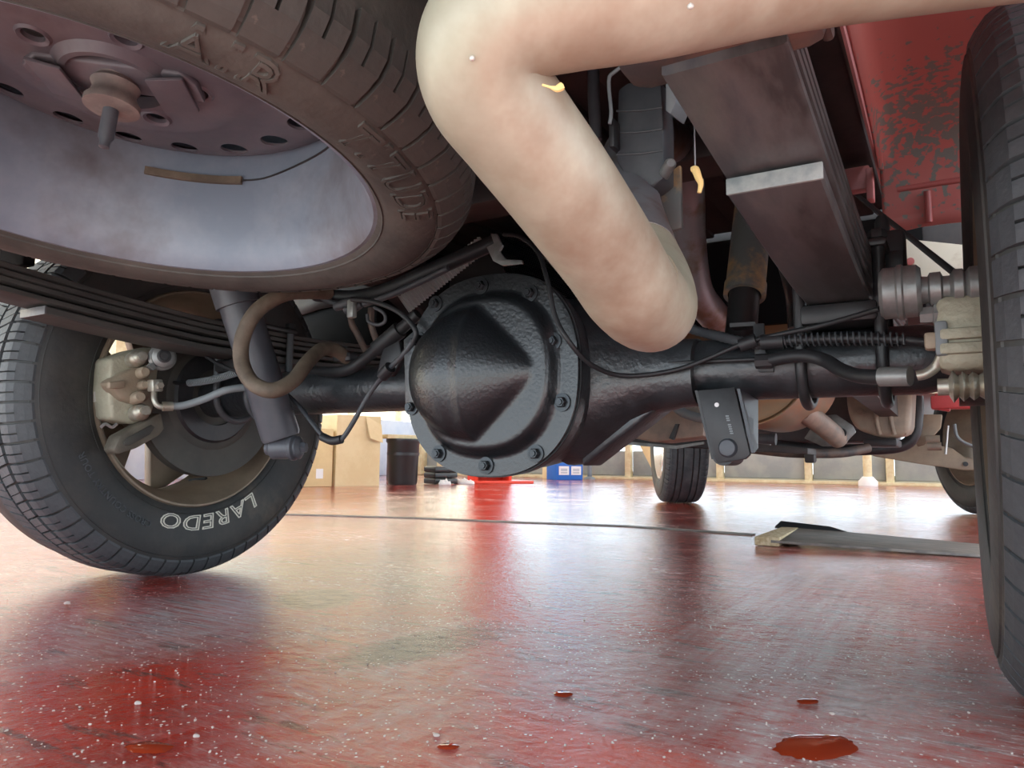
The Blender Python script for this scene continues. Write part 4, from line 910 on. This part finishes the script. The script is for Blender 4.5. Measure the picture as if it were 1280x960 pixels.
# ================================================================== underbody farther forward
hs = thing('heat_shield', 'dusty embossed heat shield sheet below the muffler beside housing', 'heat shield', P(820, 548, 1.0))
bm = bm_new(); prism(bm, [P(792, 520, .78), P(815, 505, .78), P(880, 500, .78), P(880, 546, .78), P(818, 553, .78), P(770, 544, .78)], (0, .14, 0), .010)
part('shield_sheet', bm, 'shield', hs)
bm = bm_new(); tube(bm, [P(836, 500, .77), P(848, 512, .77), P(862, 519, .77), P(882, 524, .77)], .012, 10, 4); part('rolled_edge', bm, 'hose_grey', hs)
bm = bm_new(); prism(bm, [P(836, 548, .77), P(844, 530, .77), P(848, 530, .77), P(842, 550, .77)], (0, .01, 0)); part('strap', bm, 'black', hs)
cm = thing('transmission_crossmember', 'dark low crossmember bar spanning below the heat shield', 'crossmember', P(900, 570, 1.35))
bm = bm_new(); prism(bm, [P(715, 538, 1.35), P(880, 549, 1.35), P(1010, 560, 1.35), P(1010, 568, 1.35), P(848, 559, 1.35), P(720, 549, 1.35)], (0, .16, 0), .004); part('bar', bm, 'frame', cm)
bm = bm_new(); prism(bm, [P(735, 548, 1.34), P(845, 557, 1.34), P(880, 552, 1.34), P(880, 555, 1.34), P(845, 561, 1.34), P(735, 552, 1.34)], (0, .01, 0)); part('bar_lip', bm, 'zinc', cm)
t = thing('drive_line_pipe', 'brown underbody pipe with clamp running below black stabiliser bar', 'pipe', P(1000, 570, 1.8))
bm = bm_new(); tube(bm, [P(940, 561, 1.8), P(990, 566, 1.8), P(1050, 566, 1.9), P(1085, 560, 2.0)], .018, 16, 4); part('pipe', bm, 'rusty', t)
bm = bm_new(); box(bm, P(1013, 570, 1.78), (.035, .05, .05), None, .008); part('clamp', bm, 'frame', t)
bm = bm_new(); tube(bm, [P(944, 548, 1.2), P(970, 549, 1.2)], .014, 14, 8, rip=.25); part('bellows', bm, 'grey_rub', t)
t = thing('transmission', 'dusty cast transmission housing with sump beyond the axle tube', 'gearbox', P(1100, 555, 2.2))
bm = bm_new(); prism(bm, [P(1058, 480, 2.2), P(1140, 480, 2.2), P(1137, 540, 2.2), P(1128, 548, 2.2), P(1100, 547, 2.2), P(1072, 538, 2.2), P(1062, 524, 2.2), P(1058, 505, 2.2)], (0, .45, .02), .02); th_ = part('casing', bm, 'transm', t, 50)
for px in (1094, 1112): 
    bm = bm_new(); tube(bm, [P(px, 488, 2.19), P(px+2, 525, 2.19), P(px+6, 543, 2.2)], .008, 8, 3); part('casting_rib', bm, 'transm', th_)
bm = bm_new(); hexbolt(bm, P(1075, 515, 2.2), (0, -1, 0), .014, .012); part('bolt', bm, 'transm', th_)
bm = bm_new(); box(bm, P(1100, 553, 2.2)+V((0, .15, 0)), (.12, .3, .03), None, .008); part('sump', bm, 'frame', t)
bm = bm_new(); tube(bm, [P(965, 556, 2.9), P(1040, 562, 2.9), P(1100, 561, 2.9), P(1130, 556, 2.9), P(1143, 542, 2.9), P(1146, 518, 2.9), P(1146, 495, 2.9)], .028, 16, 6)
single('stabiliser_bar', bm, 'black', 'black bent stabiliser bar curling up beside the gearbox', 'bar')
t = thing('control_arm', 'tan lower control arm above the dark front wheel', 'control arm', P(1150, 588, 3.4))
bm = bm_new(); prism(bm, [P(1090, 556, 3.4), P(1150, 552, 3.4), P(1190, 560, 3.4), P(1206, 572, 3.4), P(1222, 574, 3.4), P(1222, 588, 3.4), P(1206, 588, 3.4), P(1150, 580, 3.4), P(1090, 570, 3.4)], (0, .2, .0), .008); ar = part('arm', bm, 'arm', t)
bm = bm_new(); lathe(bm, [(0, 0), (.012, 0), (.012, .004), (0, .004)], P(1207, 580, 3.395), (0, -1, 0), 14); part('hole_shade', bm, 'black', ar)  # black disc, stands for the dark inside a hole
bm = bm_new(); prism(bm, [P(1146, 518, 3.2), P(1178, 518, 3.2), P(1176, 535, 3.2), P(1156, 556, 3.2), P(1146, 558, 3.2)], (0, .05, 0), .006); part('arm_mount', bm, 'arm', t)
bm = bm_new(); tube(bm, [P(1185, 532, 3.3), P(1182, 568, 3.3)], .006, 10, 1); part('link_rod', bm, 'silver', t)
bm = bm_new(); tube(bm, [P(1193, 530, 3.3), P(1196, 545, 3.3), P(1205, 553, 3.3), P(1222, 560, 3.3)], .008, 10, 4); part('brake_line', bm, 'hose_grey', t)
for px, py in ((1166, 549), (1168, 558)):
    bm = bm_new(); lathe(bm, [(0, -.03), (.02, -.03), (.02, .03), (0, .03)], P(px, py, 3.15), (1, 0, 0), 16); part('bushing', bm, 'transm', t)
bm = bm_new(); box(bm, (.0, 3.75, .56), (.84, .5, .36), None, .03); box(bm, (.22, 3.3, .58), (.36, .3, .26), None, .03); single('engine_block', bm, 'frame', 'dark engine mass above the tan control arm', 'engine')
# fuel tank with ribbed black shield above the differential
ft = thing('fuel_tank', 'black ribbed fuel tank shield behind the top of the cover', 'fuel tank', (-.25, .9, .5))
bm = bm_new(); box(bm, (-.21, .68, .66), (.40, .46, .24), None, .03); part('tank_body', bm, 'mesh_black', ft)
bm = bm_new()
A0, A1, B0, B1 = P(610, 285, .40), P(780, 345, .40), P(640, 360, .40), P(770, 425, .40)
nr = 30; prev = None
for k_ in range(nr*2+1):
    f = k_/(nr*2); off = V((0, -.004 if k_ % 2 else 0, 0)); r_ = [bm.verts.new(A0.lerp(B0, f)+off), bm.verts.new(A1.lerp(B1, f)+off)]
    if prev: bm.faces.new((prev[0], prev[1], r_[1], r_[0]))
    prev = r_
bmesh.ops.solidify(bm, geom=list(bm.faces), thickness=.004); part('ribbed_shield', bm, 'mesh_black', ft, 0)
fl = thing('foil_strip', 'bright corrugated foil sleeve peeking between spare tyre and cover', 'heat foil', P(560, 330, .12))
bm = bm_new(); prev = None; A0, A1, B0, B1 = P(498, 372, .10), P(600, 296, .10), P(512, 392, .10), P(612, 312, .10)
for k_ in range(57):
    f = k_/56; off = V((0, -.006 if k_ % 2 else 0, 0)); r_ = [bm.verts.new(A0.lerp(A1, f)+off), bm.verts.new(B0.lerp(B1, f)+off)]
    if prev: bm.faces.new((prev[0], prev[1], r_[1], r_[0]))
    prev = r_
bmesh.ops.solidify(bm, geom=list(bm.faces), thickness=.002); part('foil', bm, 'foil', fl, 0)

# ================================================================== hoses, cables and lines
def hose(name, pts, r, m_, label, cat='hose', seg=12, n=8, rip=0):
    bm = bm_new(); tube(bm, [P(*p) for p in pts], r, seg, n, rip=rip); return single(name, bm, m_, label, cat)
hose('vent_hose', [(410, 366, -.10), (385, 365, -.16), (355, 368, -.22), (322, 388, -.26), (304, 420, -.27), (302, 452, -.27), (315, 478, -.27), (340, 488, -.26), (366, 476, -.22), (385, 452, -.17), (402, 437, -.12), (420, 438, -.08), (434, 448, -.05)], .0125, 'brown_hose', 'thick dusty brown hose looped in front of the slate shock')
t = thing('brake_hose', 'pale grey brake hose from cast caliper towards slate shock', 'hose', PX(210, 508, -.615))
bm = bm_new(); tube(bm, [PX(208, 507, -.615), PX(228, 507, -.60), P(255, 499, -.12), P(282, 488, -.10), P(308, 484, -.07)], .0075, 14, 8); part('hose', bm, 'hose_grey', t)
bm = bm_new(); tube(bm, [PX(203, 508, -.617), PX(216, 508, -.61)], .0095, 14, 1); part('crimp', bm, 'pin', t)
t = thing('sensor_cable', 'thin cable in coil spring sleeve above the pale hose', 'cable', P(260, 476, -.10))
bm = bm_new(); tube(bm, [P(216, 478, -.10), P(240, 479, -.10), P(268, 474, -.10), P(302, 464, -.10)], .0045, 10, 6); part('cable', bm, 'black_rub', t)
bm = bm_new(); coil(bm, [P(236, 479, -.10), P(252, 477, -.10), P(272, 473, -.10), P(298, 465, -.10)], .0065, .0012, .005); part('coil_sleeve', bm, 'hose_grey', t)
hose('vent_wire', [(258, 446, -.10), (275, 456, -.10), (300, 466, -.11)], .0035, 'black_rub', 'thin dark wire slanting over the coil sleeved cable', 'wire')
t = thing('wiring_lead', 'thin dark lead dipping below axle tube with a sleeve at its lowest point', 'wire', P(420, 552, -.12))
bm = bm_new(); tube(bm, [P(360, 494, -.09), P(374, 508, -.10), P(390, 528, -.12), P(405, 546, -.13), P(418, 552, -.13), P(428, 548, -.13), P(442, 527, -.13), P(462, 492, -.13), P(484, 464, -.14), P(505, 442, -.16), P(517, 425, -.165)], .0042, 10, 6); part('lead', bm, 'grey_rub', t)
bm = bm_new(); tube(bm, [P(403, 546, -.13), P(415, 551, -.132), P(427, 549, -.13)], .0075, 12, 4); part('sleeve', bm, 'black_rub', t)
bm = bm_new(); tube(bm, [P(478, 470, -.14), P(488, 459, -.145)], .010, 12, 1); part('clip', bm, 'black', t)
hose('wiring_lead', [(440, 374, -.15), (470, 378, -.16), (495, 388, -.17), (512, 402, -.175), (520, 416, -.175), (516, 430, -.17)], .0042, 'black_rub', 'dark lead arching from harness clip down to the cover rim', 'wire')
hose('wire_loop', [(468, 384, -.10), (480, 392, -.10), (481, 402, -.10), (472, 406, -.10), (461, 402, -.10), (459, 393, -.10)], .003, 'grey_rub', 'small curled wire loop hanging under the harness clip', 'wire')
hose('axle_vent_tube', [(392, 464, -.02), (420, 465, -.045), (440, 460, -.05), (458, 447, -.05), (480, 428, -.05), (505, 408, -.05), (522, 392, -.05)], .0105, 'black_rub', 'fat black tube climbing from axle tube towards cover', 'hose')
bm = bm_new(); tube(bm, [P(470, 437, -.05), P(500, 412, -.05)], .0145, 14, 6, rip=.06); single('tube_sleeve', bm, 'black_rub', 'ribbed black sleeve around the fat climbing tube', 'sleeve')
bm = bm_new(); box(bm, P(433, 447, -.05), (.045, .03, .018), None, .006); lathe(bm, [(0, 0), (.008, 0), (.008, .012), (0, .014)], P(428, 441, -.05), (0, 0, 1), 14); single('hose_fitting', bm, 'black', 'black hose fitting on axle tube at the brown hose end', 'fitting')
bm = bm_new(); prism(bm, [P(478, 436, -.10), P(498, 425, -.10), P(503, 448, -.10), P(490, 470, -.10), P(470, 472, -.10), P(474, 452, -.10)], (0, .012, 0), .003); single('pipe_clamp', bm, 'black', 'black clamp plate beside the cover rim holding the lead', 'clamp')
t = thing('wiring_harness', 'thick black wiring harness running under spare tyre to star bracket', 'harness', P(500, 355, .02))
bm = bm_new(); tube(bm, [P(395, 368, -.02), P(440, 372, -.03), P(485, 362, -.03), (P(530, 342, -.03)), P(580, 320, -.02), P(625, 300, 0)], .014, 14, 6); part('loom', bm, 'black_rub', t)
bm = bm_new(); tube(bm, [P(455, 380, -.06), P(490, 368, -.06), P(530, 350, -.055), P(560, 335, -.05)], .006, 10, 5); part('side_lead', bm, 'grey_rub', t)
for px, py in ((436, 378), (443, 384), (430, 380)):
    bm = bm_new(); lathe(bm, [(0, -.02), (.008, -.02), (.0095, 0), (.006, .016), (0, .018)], P(px, py, -.06), (.8, .1, .2), 12); part('connector', bm, 'grey_rub', t)
bm = bm_new(); box(bm, P(440, 386, -.07), (.016, .012, .034), None, .003); part('clip', bm, 'zinc', t)
bm = bm_new(); tube(bm, [P(396, 365, -.05), P(405, 374, -.05), P(415, 378, -.055), P(428, 380, -.06)], .005, 10, 4); part('pigtail', bm, 'grey_rub', t)
for i, pts in enumerate(([(438, 390, .02), (440, 405, .02), (448, 420, .03), (458, 440, .05)], [(464, 385, .03), (464, 405, .03), (470, 425, .04)])):
    hose('brake_line', pts, .0065, 'rusty', ('rusty brown line dropping from the harness clip', 'rusty brown line dropping behind the small wire loop')[i], 'line')
# star-shaped bracket
bm = bm_new(); prism(bm, [P(613, 292, -.03), P(620, 292, -.03), P(628, 307, -.03), P(624, 314, -.03), P(632, 324, -.03), P(652, 325, -.03), P(653, 329, -.03), P(628, 332, -.03), P(616, 326, -.03), P(608, 309, -.03), P(617, 304, -.03)], (0, .006, 0), .001); single('harness_bracket', bm, 'zinc', 'star-shaped steel bracket above the cover top', 'bracket')
t = thing('brake_line', 'thin black line looping across the axle tube to the zinc slide pin', 'line', P(765, 466, -.12))
bm = bm_new(); tube(bm, [P(630, 293, -.04), P(650, 296, -.08), P(672, 315, -.13), P(684, 350, -.17), P(694, 395, -.18), P(710, 425, -.18), P(735, 453, -.15), P(768, 468, -.11), P(805, 469, -.085), P(850, 461, -.07), P(890, 446, -.065), P(925, 431, -.065), P(965, 420, -.065), P(1030, 406, -.075), P(1100, 386, -.12)], .0034, 10, 8); part('line', bm, 'black_rub', t)
bm = bm_new(); tube(bm, [P(925, 432, -.065), P(945, 425, -.065)], .009, 12, 1); part('grommet', bm, 'black_rub', t)
hose('brake_line', [(664, 302, .05), (690, 330, .04), (730, 372, .0), (770, 420, -.05), (788, 440, -.06), (800, 452, -.06), (818, 454, -.058), (880, 452, -.055), (945, 449, -.055)], .003, 'black_rub', 'thin black line hugging the axle tube under the looping one', 'line')
hose('ribbed_hose', [(855, 408, .0), (880, 416, -.01), (905, 422, -.03), (935, 429, -.05), (960, 430, -.055)], .0065, 'grey_rub', 'ribbed black hose passing behind tailpipe end above axle', 'hose', rip=.18, n=10)
t = thing('sensor_cable', 'black cable in long coil spring sleeve over the axle tube', 'cable', P(1050, 430, -.06))
bm = bm_new(); tube(bm, [P(950, 428, -.06), P(1000, 425, -.06), P(1060, 423, -.06), P(1120, 424, -.06), P(1165, 428, -.06)], .006, 12, 6); part('cable', bm, 'black_rub', t)
bm = bm_new(); coil(bm, [P(978, 426, -.06), P(1020, 424, -.06), P(1070, 423, -.06), P(1132, 425, -.06)], .0082, .0013, .0068); part('coil_sleeve', bm, 'grey_rub', t)
bm = bm_new(); tube(bm, [P(952, 428, -.06), P(980, 426, -.06)], .010, 14, 14, rip=.1); part('boot', bm, 'black_rub', t)
t = thing('brake_hose', 'black rubber brake hose bowing along the axle tube to zinc pipe', 'hose', P(1050, 470, -.1))
bm = bm_new(); tube(bm, [P(960, 451, -.06), P(985, 446, -.07), P(1010, 445, -.08), P(1032, 451, -.09), P(1052, 463, -.11), P(1075, 470, -.13), P(1105, 471, -.15)], .0085, 14, 8); part('hose', bm, 'black_rub', t)
bm = bm_new(); tube(bm, [P(1100, 471, -.15), P(1138, 470, YK)], .0108, 16, 1); part('crimp', bm, 'zinc', t)
bm = bm_new(); tube(bm, [P(945, 452, -.06), P(966, 451, -.06)], .010, 8, 1); part('fitting', bm, 'black', t)
# thick rubber tube curving behind the right shock
hose('filler_hose', [(985, 330, .30), (992, 355, .30), (996, 380, .32), (998, 410, .32)], .018, 'black_rub', 'black filler hose behind the tan stained shock', 'hose')
